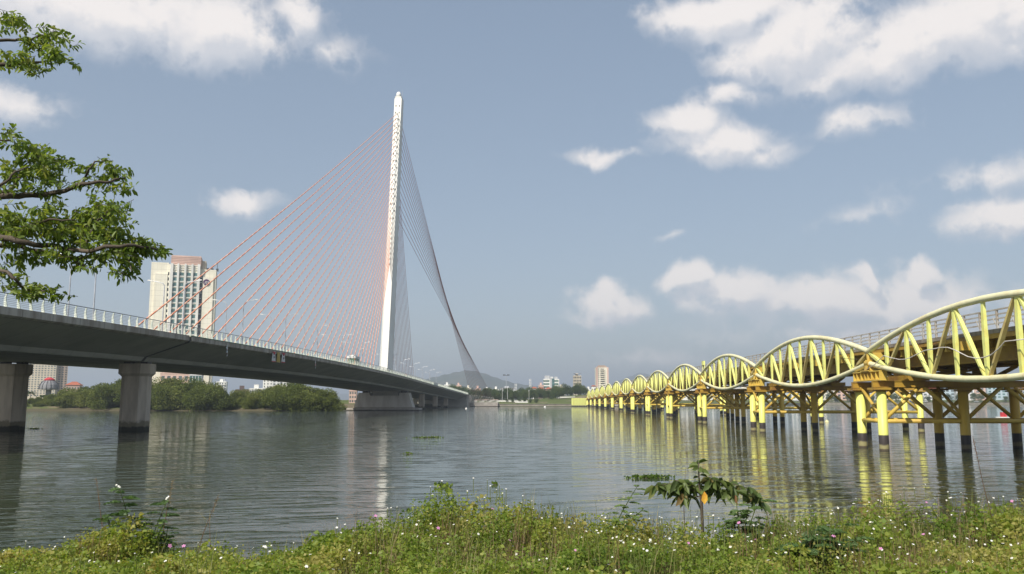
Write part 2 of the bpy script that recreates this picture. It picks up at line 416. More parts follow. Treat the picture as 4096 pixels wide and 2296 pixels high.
def axis(a, b, fine, lo, hi, grow=1.35):
    core = list(np.arange(a, b+.1, fine)); s = fine; q = core[0]; left = []
    while q > lo: s *= grow; q -= s; left.append(q)
    s = fine; q = core[-1]; right = []
    while q < hi: s *= grow; q += s; right.append(q)
    return np.array(left[::-1]+core+right)
gx = axis(-260, 480, 6, -12000, 12000); gy = axis(-30, 860, 6, -6000, 15000)
GX, GY = np.meshgrid(gx, gy); GZ = land(GX, GY)
nx, ny = len(gx), len(gy)
ii = (np.arange(ny-1)[:, None]*nx+np.arange(nx-1)[None]).ravel()
me = quick('ground', np.stack([GX, GY, GZ], -1).reshape(-1, 3), np.stack([ii, ii+1, ii+nx+1, ii+nx], -1), M['ground'], smooth=True)
tag(link('ground', me), kind='structure')
wv = MB(); wv.add([(-1600,-120,0),(1600,-120,0),(1600,900,0),(-1600,900,0)], [(0,1,2,3)])
tag(wv.obj('water', M['water']), kind='structure')

def bank_z(X, Y):
    crest = 2.25+.024*np.clip(X, -14, 14)
    t = np.clip((Y-10.6)/5.2, 0, 1); down = -(t*t*(3-2*t))*3.1
    back = np.clip((10.6-Y)/10, 0, 1)*(.55-.02*np.clip(X, -14, 14))
    lump = .10*np.sin(X*.9+1.3)*np.sin(Y*.7)+.06*np.sin(X*2.1+Y*1.3)
    return crest+back+down+lump
bx = axis(-18, 18, .5, -118, 118, 1.2); by = axis(0, 18, .4, -40, 22, 1.2)
BX, BY = np.meshgrid(bx, by); BZ = bank_z(BX, BY); nx, ny = len(bx), len(by)
ii = (np.arange(ny-1)[:, None]*nx+np.arange(nx-1)[None]).ravel()
M['bank'] = mat('bank_soil', (.10,.085,.04), (.055,.07,.02), .9, .95, .6, spec=.1, detail=7)
tag(link('near_bank', quick('near_bank', np.stack([BX, BY, BZ], -1).reshape(-1, 3), np.stack([ii, ii+1, ii+nx+1, ii+nx], -1), M['bank'], smooth=True)), kind='structure')

# far quay: wall of cast panels with a coping
M['quay'] = banded(mat('quay_stone', (.40,.36,.30), (.28,.25,.20), .5, .9, .3), [(.35,(.10,.11,.06),.3)])
def quay(name, pts, z0, z1, th=.8):
    q = MB()
    for (a, b) in zip(pts[:-1], pts[1:]):
        a = Vector((*a, 0)); b = Vector((*b, 0)); n = max(1, int((b-a).length/9)); d = (b-a)/n
        for i in range(n):
            p0 = a+d*i; p1 = a+d*(i+1)-d.normalized()*.12
            q.beam(p0+Vector((0,0,(z0+z1)/2)), p1+Vector((0,0,(z0+z1)/2)), th, z1-z0)
        q.beam(a+Vector((0,-.1,z1+.13)), b+Vector((0,-.1,z1+.13)), th+.5, .25)
    o = q.obj(name, M['quay']); tag(o, kind='structure'); return o
quay('quay_wall', [(-40,570),(-14,574),(40,578),(62,582),(180,688),(275,763)], -1.6, 1.5)
quay('quay_wall', [(275,763),(430,773),(900,798)], -1.6, 1.9)

M['hill'] = mat('forested_hill', (.045,.062,.03), (.085,.085,.05), .006, .95, 0, spec=.1, detail=8)
def hill(name, px0, px1, prof, Y, depth, label_seed):
    """ridge whose skyline follows prof [(px, py)]; real relief in front of and behind the crest"""
    n = 90; m = 26; rs = np.random.default_rng(label_seed)
    pxs = np.linspace(px0, px1, n); pys = np.interp(pxs, [p[0] for p in prof], [p[1] for p in prof])
    X = np.array([at(a, b, Y).x for a, b in zip(pxs, pys)]); Hh = np.array([at(a, b, Y).z for a, b in zip(pxs, pys)])
    ph = rs.uniform(0, 6, 8); V = []
    for j in range(m):
        v = -1+2*j/(m-1); prof_v = max(0, math.cos(v*math.pi/2))**1.2
        for i in range(n):
            r = 1+.10*math.sin(i*.45+ph[0]+v*5)*(1-prof_v)+.08*math.sin(i*.9+ph[1]-v*7)*(1-prof_v)+.02*math.sin(i*1.7+ph[2])
            V.append((X[i]*(1+v*depth/Y), Y+v*depth+80*math.sin(i*.3+ph[3])*(1-prof_v), max(0, Hh[i])*prof_v*r-2))
    ii = (np.arange(m-1)[:, None]*n+np.arange(n-1)[None]).ravel()
    tag(link(name, quick(name, np.array(V), np.stack([ii, ii+1, ii+n+1, ii+n], -1), M['hill'], smooth=True)), kind='structure')
hill('hill', 1380, 2420, [(1380,1600),(1560,1560),(1680,1520),(1760,1502),(1840,1484),(1880,1480),(1930,1490),(1990,1512),(2060,1532),(2160,1545),(2280,1552),(2420,1600)], 4600, 900, 1)
hill('hill', 2160, 3050, [(2160,1600),(2300,1565),(2420,1545),(2500,1512),(2560,1490),(2640,1508),(2760,1545),(2900,1568),(3050,1600)], 7200, 1200, 2)
hill('hill', -700, 5000, [(-700,1590),(200,1575),(900,1585),(1500,1572),(2200,1566),(2900,1574),(3500,1582),(4200,1572),(5000,1590)], 9500, 1400, 3)

# ------------------------------------------------------------------ cable-stayed bridge
TH = -math.atan(.036)
def zdeck(s):
    if s < 340: return 13.35-6.2e-5*(s-185)**2
    return 11.86-.0178*(s-340)
BR = thing('cable_stayed_bridge', 'grey concrete cable-stayed bridge with leaning white pylon and red cables', 'bridge', (-66, 0, 0), TH)
SEC = [(17.25,0),(17.25,-.72),(16.95,-.80),(16.8,-.95),(11.1,-2.95),(10.75,-3.42),(10.6,-3.55)]
SECTION = SEC+[(-x, z) for x, z in SEC[::-1]]
def sweep(sec, s0, s1, step, zf=zdeck, closed=True):
    q = MB(); n = len(sec); ss = list(np.linspace(s0, s1, max(2, int((s1-s0)/step)+1)))
    vs = [(x, s, z+zf(s)) for s in ss for x, z in sec]; fs = []
    for i in range(len(ss)-1):
        for k in range(n if closed else n-1): fs.append((i*n+k, (i+1)*n+k, (i+1)*n+(k+1) % n, i*n+(k+1) % n))
    if closed: fs += [tuple(range(n))[::-1], tuple((len(ss)-1)*n+k for k in range(n))]
    return q.add(vs, fs)
# parts of the deck, either side of the expansion joint
webS = [(16.8,-.95),(11.1,-2.95),(10.75,-3.42),(10.6,-3.55)]; web = webS+[(-x, z) for x, z in webS[::-1]]
fas = lambda sg: [(sg*17.25, 0), (sg*17.25, -.72), (sg*16.9, -.92), (sg*16.5, -.92), (sg*16.5, 0)]
for (s0, s1, nm) in ((-60, 117.9, 'approach_deck'), (118.8, 566, 'main_deck')):
    d = sweep(web, s0, s1, 6).obj(nm, M['concrete'], BR)
    for sg in (-1, 1):
        f_ = sweep(fas(sg), s0, s1, 6).obj('fascia_beam', M['fascia'], d)
    sweep([(16.4,.004),(16.4,-.5),(-16.4,-.5),(-16.4,.004)], s0, s1, 6).obj('road_surface', M['asphalt'], d)
    sweep([(13.6,.16),(13.6,-.1),(13.3,-.1),(13.3,.16)], s0, s1, 6).obj('kerb', M['fascia'], d)
    sweep([(2.2,.30),(2.2,-.1),(-2.2,-.1),(-2.2,.30)], s0, s1, 6).obj('median', M['fascia'], d)
sweep([(17.29,.03),(17.29,-.10),(17.1,-.10),(17.1,.03)], 118.5, 560, 6).obj('edge_trim', M['green_trim'], BR)
sweep([(17.1,-.15),(17.1,-.74),(16.75,-1.0),(11.0,-2.93),(10.65,-3.40),(10.5,-3.5),(-10.5,-3.5),(-11,-2.93),(-16.75,-1),(-17.1,-.74),(-17.1,-.15)], 117.9, 118.8, 1).obj('expansion_joint', M['bearing'], BR)
for s in range(138, 560, 18):                                            # drip pipes on the fascia soffit
    pass
# railing: top rail, six wires, curved blade posts
RL = link('railing', None, BR)
def railpath(x, dz, s0, s1, r, nm, m_, parent):
    q = MB(); ss = np.linspace(s0, s1, int((s1-s0)/8)+1); q.path([(x, s, zdeck(s)+dz) for s in ss], r, 6); q.obj(nm, m_, parent)
railpath(17.16, 1.24, 60, 562, .05, 'top_rail', M['rail_steel'], RL)
for k in range(6): railpath(17.10+.06*math.sin(k/5*2.4), .22+.16*k, 60, 562, .017, 'rail_wire', M['rail_steel'], RL)
pq = MB()
prof = [(.06,0,.16),(.0,.3,.14),(-.04,.6,.11),(-.02,.9,.085),(.05,1.12,.06),(.08,1.25,.05)]
vs = []
for (x, z, w) in prof: vs += [(x-w, -.045, z), (x+w, -.045, z), (x+w, .045, z), (x-w, .045, z)]
fs = [(0,3,2,1)]
for i in range(len(prof)-1):
    for k in range(4): fs.append((i*4+k, i*4+(k+1) % 4, i*4+4+(k+1) % 4, i*4+4+k))
pq.add(vs, fs); post_me = pq.mesh('railing_post', M['rail_white'])
s = 62.0
while s < 562:
    link('railing_post', post_me, RL, (17.08, s, zdeck(s)+.004)); s += 1.95
for sg in (-1,):
    railpath(-17.16, 1.24, 60, 562, .05, 'top_rail', M['rail_steel'], RL)

def chamfer(w, d, c): return [(-w/2+c,-d/2),(w/2-c,-d/2),(w/2,-d/2+c),(w/2,d/2-c),(w/2-c,d/2),(-w/2+c,d/2),(-w/2,d/2-c),(-w/2,-d/2+c)]
for s in (20, 70, 120.6):                                                # two-column river piers
    for t_ in (-8.9, 8.9):
        zt = zdeck(s)-3.55
        q = MB(); q.vprism(chamfer(3.7, 3.0, .8), -3, zt-2.05); cp = q.obj('pier_column', M['pier'], BR, (t_, s, 0))
        q = MB(); q.vprism(chamfer(3.7, 3.0, .8), zt-2.05, zt-1.65, 1.22); q.vprism(chamfer(4.52, 3.66, .95), zt-1.65, zt-.28)
        q.obj('capital', M['pier'], cp)
        for xx in (-1.2, 1.2):
            q = MB(); q.box(xx-.5, xx+.5, -.6, .6, zt-.28, zt+.03); q.obj('bearing', M['bearing'], cp)
for s in (404, 454, 504):                                                # columns of the back spans
    for t_ in (-9, 9):
        q = MB(); q.vprism(chamfer(2.5, 2.2, .35), -3, zdeck(s)-3.5); q.obj('pier_column', M['pier'], BR, (t_, s, 0))
# pylon pier
PS = 358.0
q = MB(); ped = []
q.prism([(-12.4,.9),(12.4,.9),(10.4,7.3),(6.6,7.3),(6.6,6.1),(-5.6,6.1),(-5.6,7.3),(-10.4,7.3)], PS-3.2, PS+3.4)
pp = q.obj('pylon_pier', M['glint_lit_pier'], BR)
q = MB(); q.vprism([(-15,PS-4.2),(-13,PS-6.2),(13,PS-6.2),(15,PS-4.2),(15,PS+6),(13,PS+8),(-13,PS+8),(-15,PS+6)], -3, 1.0); q.obj('footing', M['footing'], pp)
for x0, x1 in ((-8.9,-6.6), (7.2,9.6)):
    q = MB(); q.box(x0, x1, PS-2.4, PS+2.4, 7.3, zdeck(PS)-3.5); q.obj('bearing_block', M['bearing'], pp)
q = MB(); q.box(-4.8, 6.0, PS-1.6, PS+2.2, 6.1, zdeck(PS)-3.4); q.obj('bearing_block', M['concrete'], pp)
# pylon, leaning away from the main span
LEAN = .172; Z0, Z1 = 11.3, 142.0
def py_s(z): return 354.3+LEAN*(z-Z0)                                    # front face
def py_sec(z):
    f = (z-Z0)/(Z1-Z0); fw = 1.32+.32*f; bw = 2.95-.85*f; dp = 8.4-3.2*f
    return fw, bw, dp
q = MB(); vs = []
zs = list(np.linspace(Z0, Z1, 12))
for z in zs:
    fw, bw, dp = py_sec(z); y = py_s(z)
    vs += [(-fw, y, z), (fw, y, z), (bw, y+dp*.55, z), (bw*.8, y+dp, z), (-bw*.8, y+dp, z), (-bw, y+dp*.55, z)]
fs = [tuple(range(6))[::-1], tuple((len(zs)-1)*6+k for k in range(6))]
for i in range(len(zs)-1):
    for k in range(6): fs.append((i*6+k, i*6+(k+1) % 6, i*6+6+(k+1) % 6, i*6+6+k))
q.add(vs, fs); PY = q.obj('pylon', M['pylon'], BR)
for i in range(17):                                                      # maintenance openings, in pairs
    z = 138.2-i*3.42
    for sg in (-1, 1):
        q = MB(); y = py_s(z); x = sg*.80; h = .42
        q.add([(x-.2, py_s(z-h)-.05, z-h), (x+.2, py_s(z-h)-.05, z-h), (x+.2, py_s(z+h)-.05, z+h), (x-.2, py_s(z+h)-.05, z+h),
               (x-.2, py_s(z-h)+.3, z-h), (x+.2, py_s(z-h)+.3, z-h), (x+.2, py_s(z+h)+.3, z+h), (x-.2, py_s(z+h)+.3, z+h)],
              [(0,1,2,3),(4,7,6,5),(0,4,5,1),(1,5,6,2),(2,6,7,3),(3,7,4,0)])
        q.obj('opening', M['opening'], PY)
yt = py_s(Z1)
q = MB(); q.box(-1.5, 1.5, yt+.2, yt+.5, Z1, Z1+1.1); q.box(-1.5, -1.2, yt+.2, yt+4.6, Z1, Z1+1.1); q.box(1.2, 1.5, yt+.2, yt+4.6, Z1, Z1+1.1); q.obj('parapet', M['pylon'], PY)
q = MB(); q.lathe([(.35,0),(.5,.9),(1.0,1.5),(1.25,2.3),(1.05,3.2),(.5,3.8),(.1,4.0)], 12, (-.1, yt+2.2, Z1)); q.obj('beacon_globe', M['white'], PY, smooth=True)
q = MB(); q.tube((1.35, yt+3.4, Z1), (1.35, yt+3.4, Z1+5.2), .09, .05, 6); q.obj('lightning_rod', M['lamp_grey'], PY)
# main span cables, one plane on the median
NC = 32
for i in range(NC):
    f = i/(NC-1)
    sa = 132.5+(329-132.5)*f; zt_ = 134.5-(134.5-64)*f
    a = Vector((0, sa, zdeck(sa)+.3)); b = Vector((0, py_s(zt_)+.15, zt_)); L = (b-a).length
    pts = [a.lerp(b, k/10)-Vector((0, 0, 4*(k/10)*(1-k/10)*L*.0045)) for k in range(11)]
    q = MB(); q.path(pts, .135, 6); cb = q.obj('main_cable', M['cable'], BR, smooth=True)
    d = (b-a).normalized(); q = MB(); q.tube(a-d*.3, a+d*2.6, .2, .17, 8); q.obj('cable_guide', M['cable'], cb)
    q = MB(); q.tube(b-d*1.6, b+d*.2, .2, .24, 6); q.obj('cable_socket', M['pylon'], cb)
# back stays: two warped fans to the ground either side of the far end
NB = 14
for sg in (-1, 1):
    for i in range(NB):
        f = i/(NB-1); z = 129-f*45; fw, bw, dp = py_sec(z)
        a = Vector((sg*bw*.8, py_s(z)+dp*.8, z)); b = Vector((sg*(19.3+14.7*f), 574+6*f, 2.7)); L = (a-b).length
        pts = [b.lerp(a, k/8)-Vector((0, 0, 4*(k/8)*(1-k/8)*L*.003)) for k in range(9)]
        q = MB(); q.path(pts, .098, 6); st = q.obj('back_stay', M['stay'], BR, smooth=True)
        d = (a-b).normalized(); q = MB(); q.tube(b, b+d*9, .24, .2, 8); q.obj('stay_sleeve', M['white'], st)
    q = MB(); q.box(sg*26.5-9.5, sg*26.5+9.5, 572.5, 586, -1, 2.8); q.obj('anchor_block', M['footing'], BR)
# abutment and ramp walls on the far bank
q = MB(); q.prism([(-17,-2),(17,-2),(17,zdeck(566)-1),(-17,zdeck(566)-1)], 556, 566.05); q.obj('abutment', M['concrete'], BR)
for sg in (-1, 1):
    q = MB(); q.add([(sg*17.2,566,-1),(sg*17.2,690,0),(sg*17.2,690,5.0),(sg*17.2,566,zdeck(566)),(sg*16.4,566,-1),(sg*16.4,690,0),(sg*16.4,690,5.0),(sg*16.4,566,zdeck(566))],
      [(0,1,2,3),(7,6,5,4),(3,2,6,7),(0,3,7,4),(1,5,6,2)]); q.obj('ramp_wall', M['fascia'], BR)
q = MB(); q.add([(-16.4,566,zdeck(566)),(16.4,566,zdeck(566)),(16.4,690,5.0),(-16.4,690,5.0)], [(0,1,2,3)]); q.obj('ramp', M['asphalt'], BR)

# lamps on the median, arms outward over the carriageways
def bridge_pt(t_, s, z=0.):
    c, n = math.cos(TH), math.sin(TH)
    return Vector((-66+t_*c-s*n, t_*n+s*c, z))
def make_lamp(sg):
    r = thing('bridge_lamp', 'x', 'street lamp')
    q = MB(); q.tube((0,0,0),(0,0,.5),.16,.16,8); q.obj('base', M['lamp_grey'], r)
    q = MB(); q.tube((0,0,.5),(0,0,11.0),.13,.08,8); q.obj('pole', M['lamp_grey'], r)
    q = MB(); q.path([(0,0,11.0),(sg*.25,0,11.4),(sg*1.0,0,11.65),(sg*2.3,0,11.9)], [.08,.075,.07,.065], 6); q.obj('arm', M['lamp_grey'], r)
    q = MB(); q.vprism([(-.5,-.2),(.5,-.15),(.5,.15),(-.5,.2)], 0, .17, .8); h = q.obj('lamp_head', M['white'], r, (sg*2.6,0,11.88), rot=(0,-sg*.12,0))
    return r
lampP = {sg: make_lamp(sg) for sg in (-1, 1)}
i = 0
for s in np.arange(121, 545, 30.3):
    for sg in (-1, 1):
        o = lampP[sg] if i == 0 else copy_tree(lampP[sg])
        p = bridge_pt(sg*1.85, s, zdeck(s)+.3); o.location = p; o.rotation_euler = (0,0,TH)
        o['label'] = 'tall grey lamp on the bridge median, %s from the near end, arm to the %s' % (ordn(i), 'right' if sg > 0 else 'left'); o['group'] = 'lamps along the cable bridge'
    i += 1

# ------------------------------------------------------------------ yellow lens-truss bridge
YB = thing('yellow_truss_bridge', 'yellow steel bridge of linked lens-shaped trusses standing on piles in the river', 'bridge', (28.7, 0, 0), TH)
LS, S0 = 39.9, 75.1
def camber(k): return .6-.024*(k-5)**2
def yz(s): return camber((s-S0)/LS)
def up_z(x): return 8.46+2.42*math.sin(math.pi*x/LS)**.92
def lo_z(x): return 7.42-1.72*math.sin(math.pi*x/LS)**.95
NP = 10
# meshes shared by all lenses (origin at the near knot, y along the bridge)
xs = [LS*(.5-.5*math.cos(math.pi*i/24)) for i in range(25)]
q = MB(); q.path([(0, x, up_z(x)) for x in xs], .235, 12); up_me = q.mesh('upper_chord', M['chord'], True)
q = MB(); q.path([(0, x, lo_z(x)) for x in xs], .225, 12); lo_me = q.mesh('lower_chord', M['chord'], True)
vert_me, diag_me = [], []
for i in range(1, NP):
    x = LS*i/NP; q = MB(); a = (0, x, lo_z(x)+.1); b = (0, x, up_z(x)-.1); m_ = (0, x, (lo_z(x)+up_z(x))/2)
    q.beam(a, m_, .16, .30, (0,1,0), .26, .34); q.beam(m_, b, .26, .34, (0,1,0), .16, .30); vert_me.append(q.mesh('vertical_strut', M['strut']))
for j in range(0, NP+1, 2):
    for dj in (-1, 1):
        if 0 <= j+dj <= NP:
            x0 = LS*j/NP; x1 = LS*(j+dj)/NP
            a = Vector((0, x1-dj*.28, lo_z(x1)+.12)); b = Vector((0, x0+dj*.22, up_z(min(max(x0,0),LS))-.12)); m_ = (a+b)/2
            q = MB(); q.beam(a, m_, .14, .22, (1,0,0), .24, .27); q.beam(m_, b, .24, .27, (1,0,0), .14, .22); diag_me.append(q.mesh('diagonal_strut', M['strut'] if dj < 0 else M['shaded_strut']))
for k in range(-1, 12):
    tr = link('lens_truss', up_me, YB, (0, S0+LS*k, camber(k)), (math.atan((camber(k+1)-camber(k))/LS), 0, 0))
    link('lower_chord', lo_me, tr)
    for me_ in vert_me: link('vertical_strut', me_, tr)
    for me_ in diag_me: link('diagonal_strut', me_, tr)
# pier: four rows of two piles, cap beams, braces
ROWS = [0, 6.8, 13.6, 20.4]; SP = 2.4
q = MB(); q.lathe([(.40,-4.5),(.40,5.25)], 14); pile_me = q.mesh('pile', M['yellow'], True)
q = MB()
for sg in (-1, 1):
    q.beam((-.7, sg*SP, 5.56), (21.1, sg*SP, 5.56), .34, .44); q.beam((-.7, sg*SP, 5.80), (21.1, sg*SP, 5.80), .46, .05); q.beam((-.7, sg*SP, 5.32), (21.1, sg*SP, 5.32), .46, .05)
cap_me = q.mesh('cap_beam', M['ochre'])
q = MB(); q.tube((0, 0, 2.45), (20.4, 0, 2.45), .19, n=10); hb_me = q.mesh('horizontal_brace', M['brace'], True)
q = MB(); q.tube((0, -SP, 2.45), (0, SP, 2.45), .17, n=8); hb2_me = q.mesh('horizontal_brace', M['brace'], True)
q = MB(); q.tube((.35, 0, 2.75), (3.25, 0, 5.35), .17, n=8); dr_me = q.mesh('diagonal_brace', M['brace'], True)
q = MB(); q.tube((6.45, 0, 2.75), (3.55, 0, 5.35), .17, n=8); dl_me = q.mesh('diagonal_brace', M['brace'], True)
q = MB(); q.tube((0, -SP+.2, 2.8), (0, SP-.3, 5.3), .14, n=8); dx_me = q.mesh('diagonal_brace', M['brace'], True)
q = MB(); q.box(-.9, .75, -.7, .7, 5.08, 5.26); q.cbox((0,0,5.0), (1.05,.95,.12)); head_me = q.mesh('pile_head', M['ochre'])
q = MB()
q.box(-.06, .06, -3.05, 3.05, 5.95, 6.62); q.box(-.36, .36, -3.05, 3.05, 5.86, 5.95); q.box(-.36, .36, -3.05, 3.05, 6.62, 6.71)
for y in (-3.0,-2.2,-1.2,-.35,.35,1.2,2.2,3.0): q.box(-.33, .33, y-.035, y+.035, 5.95, 6.62)
ped_me = q.mesh('pedestal_girder', M['brace'])
q = MB()
for y in (-.7, .7): q.beam((0, y, 6.71), (0, y*.15, 7.45), .3, .16, (0,1,0))
for x in (-.34, .34): q.beam((x, 0, 6.71), (x*.5, 0, 7.3), .09, .5, (0,1,0))
q.tube((0,0,7.2),(0,0,8.55),.16, n=8); q.cbox((0,0,6.76),(.9,1.9,.1)); q.tube((0,-.45,7.42),(0,.45,7.42),.30,n=10)
brk_me = q.mesh('knot_bracket', M['brace'])
q = MB(); q.box(-.9, .9, -2.9, 2.9, 5.84, 6.3); q.box(-.45, .45, -1.2, 1.2, 6.3, 6.97)
for sg in (-1, 1): q.beam((0, sg*2.0, 6.2), (0, sg*5.2, 6.97), .25, .25)
trs_me = q.mesh('trestle', M['ochre'])
q = MB(); q.beam((3.3, -.05, 6.1), (9.6, -.05, 7.0), .2, .2); xb_me = q.mesh('cross_brace', M['ochre'])
q = MB(); q.beam((9.6, .2, 6.1), (3.3, .2, 7.0), .2, .2); xb2_me = q.mesh('cross_brace', M['ochre'])
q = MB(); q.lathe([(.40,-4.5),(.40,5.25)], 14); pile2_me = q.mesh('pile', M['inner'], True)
for k in range(-1, 13):
    pr = link('pier', cap_me, YB, (0, S0+LS*k, camber(k)))
    for t_ in ROWS:
        for sg in (-1, 1):
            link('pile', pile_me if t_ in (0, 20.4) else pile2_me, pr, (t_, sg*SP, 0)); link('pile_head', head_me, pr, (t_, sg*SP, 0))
        link('horizontal_brace', hb2_me, pr, (t_, 0, 0)); link('diagonal_brace', dx_me, pr, (t_, 0, 0))
    for sg in (-1, 1):
        link('horizontal_brace', hb_me, pr, (0, sg*SP, 0))
        for b_ in range(3):
            link('diagonal_brace', dr_me, pr, (6.8*b_, sg*SP, 0)); link('diagonal_brace', dl_me, pr, (6.8*b_, sg*SP, 0))
    link('pedestal_girder', ped_me, pr); link('knot_bracket', brk_me, pr); [link('trestle', trs_me, pr, (t_, 0, 0)) for t_ in (3.0, 9.9)]; [link('cross_brace', m_, pr, (0, sg*SP, 0)) for m_ in (xb_me, xb2_me) for sg in (-1, 1)]
# longitudinal brace tubes between the piers at the back rows
# deck: slab, girders, cross beams
def ysweep(sec, s0, s1, step=8): return sweep(sec, s0, s1, step, zf=yz)
S_A, S_B = 8, 600
dk = ysweep([(1.2,9.0),(1.2,8.72),(11.7,8.72),(11.7,9.0)][::-1], S_A, S_B).obj('deck_slab', M['deckgrey'], YB)
for t_ in (3.0, 9.9):
    for sec in ([(t_-.1,8.5),(t_-.1,7.1),(t_+.1,7.1),(t_+.1,8.5)], [(t_-.3,7.1),(t_-.3,6.98),(t_+.3,6.98),(t_+.3,7.1)], [(t_-.3,8.62),(t_-.3,8.5),(t_+.3,8.5),(t_+.3,8.62)]):
        ysweep(sec[::-1], S_A, S_B).obj('main_girder', M['ochre'], dk)
ysweep([(1.25,8.72),(1.25,8.40),(1.45,8.40),(1.45,8.72)][::-1], S_A, S_B).obj('edge_stringer', M['ochre'], dk)
q = MB(); q.box(1.5, 11.4, -.06, .06, 7.95, 8.68); q.box(1.5, 11.4, -.18, .18, 7.87, 7.95); cb_me = q.mesh('cross_beam', M['brace'])
q = MB(); q.box(.55, 1.5, -.42, .42, 7.75, 8.38); ob_me = q.mesh('outrigger_box', M['brace'])
n = 0; s = 12.
while s < 560:
    link('cross_beam', cb_me, dk, (0, s, yz(s)))
    if n % 2 == 0: link('outrigger_box', ob_me, dk, (0, s, yz(s)))
    s += 3.99; n += 1
q = MB()
s = 36.
while s < 556:
    q.beam((3.0, s, 7.2+yz(s)), (9.9, s+6, 7.2+yz(s+6)), .14, .14); q.beam((9.9, s, 7.36+yz(s)), (3.0, s+6, 7.36+yz(s+6)), .14, .14); s += 6.65
tag(q.obj('wind_bracing', M['ochre'], dk), kind='stuff')
# railings
RG = link('railing', None, YB)
for t_ in (1.32, 11.58):
    for dz, w, h in ((1.26,.13,.09),(.95,.05,.09),(.66,.05,.09),(.36,.05,.09)):
        ysweep([(t_-w/2,9.0+dz+h/2),(t_-w/2,9.0+dz-h/2),(t_+w/2,9.0+dz-h/2),(t_+w/2,9.0+dz+h/2)][::-1], S_A, 560).obj('rail', M['rail_grey'], RG)
q = MB(); q.box(-.06,.06,-.07,.07,9.0,10.22); q.beam((-.02,.0,9.05),(-.02,.5,9.75),.05,.05); yp_me = q.mesh('railing_post', M['rail_grey'])
q = MB(); s = 34.
while s < 558:
    link('railing_post', yp_me, RG, (1.32, s, yz(s))); q.box(11.52,11.64,s-.07,s+.07,9.0+yz(s),10.22+yz(s)); s += 2.2
tag(q.obj('far_railing_posts', M['rail_grey'], RG), kind='stuff')
for s, hh in ((186, 1.5), (158, 1.5), (233, 1.3)):                       # yellow frames over the railing
    q = MB(); z = yz(s)+9.0
    for y in (-.8, .8): q.box(1.0, 1.14, s+y-.06, s+y+.06, z-.4, z+hh+.5)
    q.box(.9, 1.19, s-.9, s+.9, z+hh-.25, z+hh+.5); q.obj('light_frame', M['strut'], YB)
# ribbed yellow abutment wall at the far end
q = MB(); q.box(-10.2, -.2, 552, 554, .9, 5.4); ab = q.obj('abutment_wall', M['strut'], YB)
for i in range(10):
    x = -10.0+i*.98; q = MB(); q.prism([(x,.95),(x+.78,.95),(x+.78,5.3),(x+.39,5.75),(x,5.3)], 551.55, 552.0); q.obj('wall_rib', M['strut'], ab)
for i in range(9):
    q = MB(); q.tube((-9.8+i*1.15, 553, -3), (-9.8+i*1.15, 553, .9), .25, n=8); q.obj('short_pile', M['bearing'], ab)
q = MB(); q.box(-.2, 22, 556, 562, -2, 5.3); q.obj('abutment', M['footing'], YB)
# loose conduit looped along the nearest truss
def on_lens(px, py, off=-.42):
    d = dir_of(px, py); s_ = (28.7+off)/(d.x-.036*d.y); return Vector((d.x*s_, d.y*s_, CAMH+d.z*s_))
zz = [(540,1060),(640,1000),(720,920),(760,882),(840,905),(960,932),(1040,928),(1110,905),(1200,860),(1290,815),(1420,792),(1500,776),(1590,775),(1680,808),(1760,850),(1850,895),(1960,918),(2060,905),(2150,872),(2250,790),(2330,697),(2420,688),(2576,668)]
pts = [on_lens(3300+a*.309, 1150+b*.309) for a, b in zz]
q = MB(); q.path(pts, .035, 6); tag(q.obj('loose_conduit', M['rope'], smooth=True), 'thin pale conduit sagging in loops across the nearest yellow truss', 'cable')
q = MB(); w = [on_lens(3300+a*.309, 1150+b*.309, -.40) for a, b in ((430,930),(330,925),(270,915),(210,925))]
q.path(w, .022, 5); tag(q.obj('loose_wire', M['bearing'], smooth=True), 'short dark wire strung between struts of the second yellow truss', 'cable')

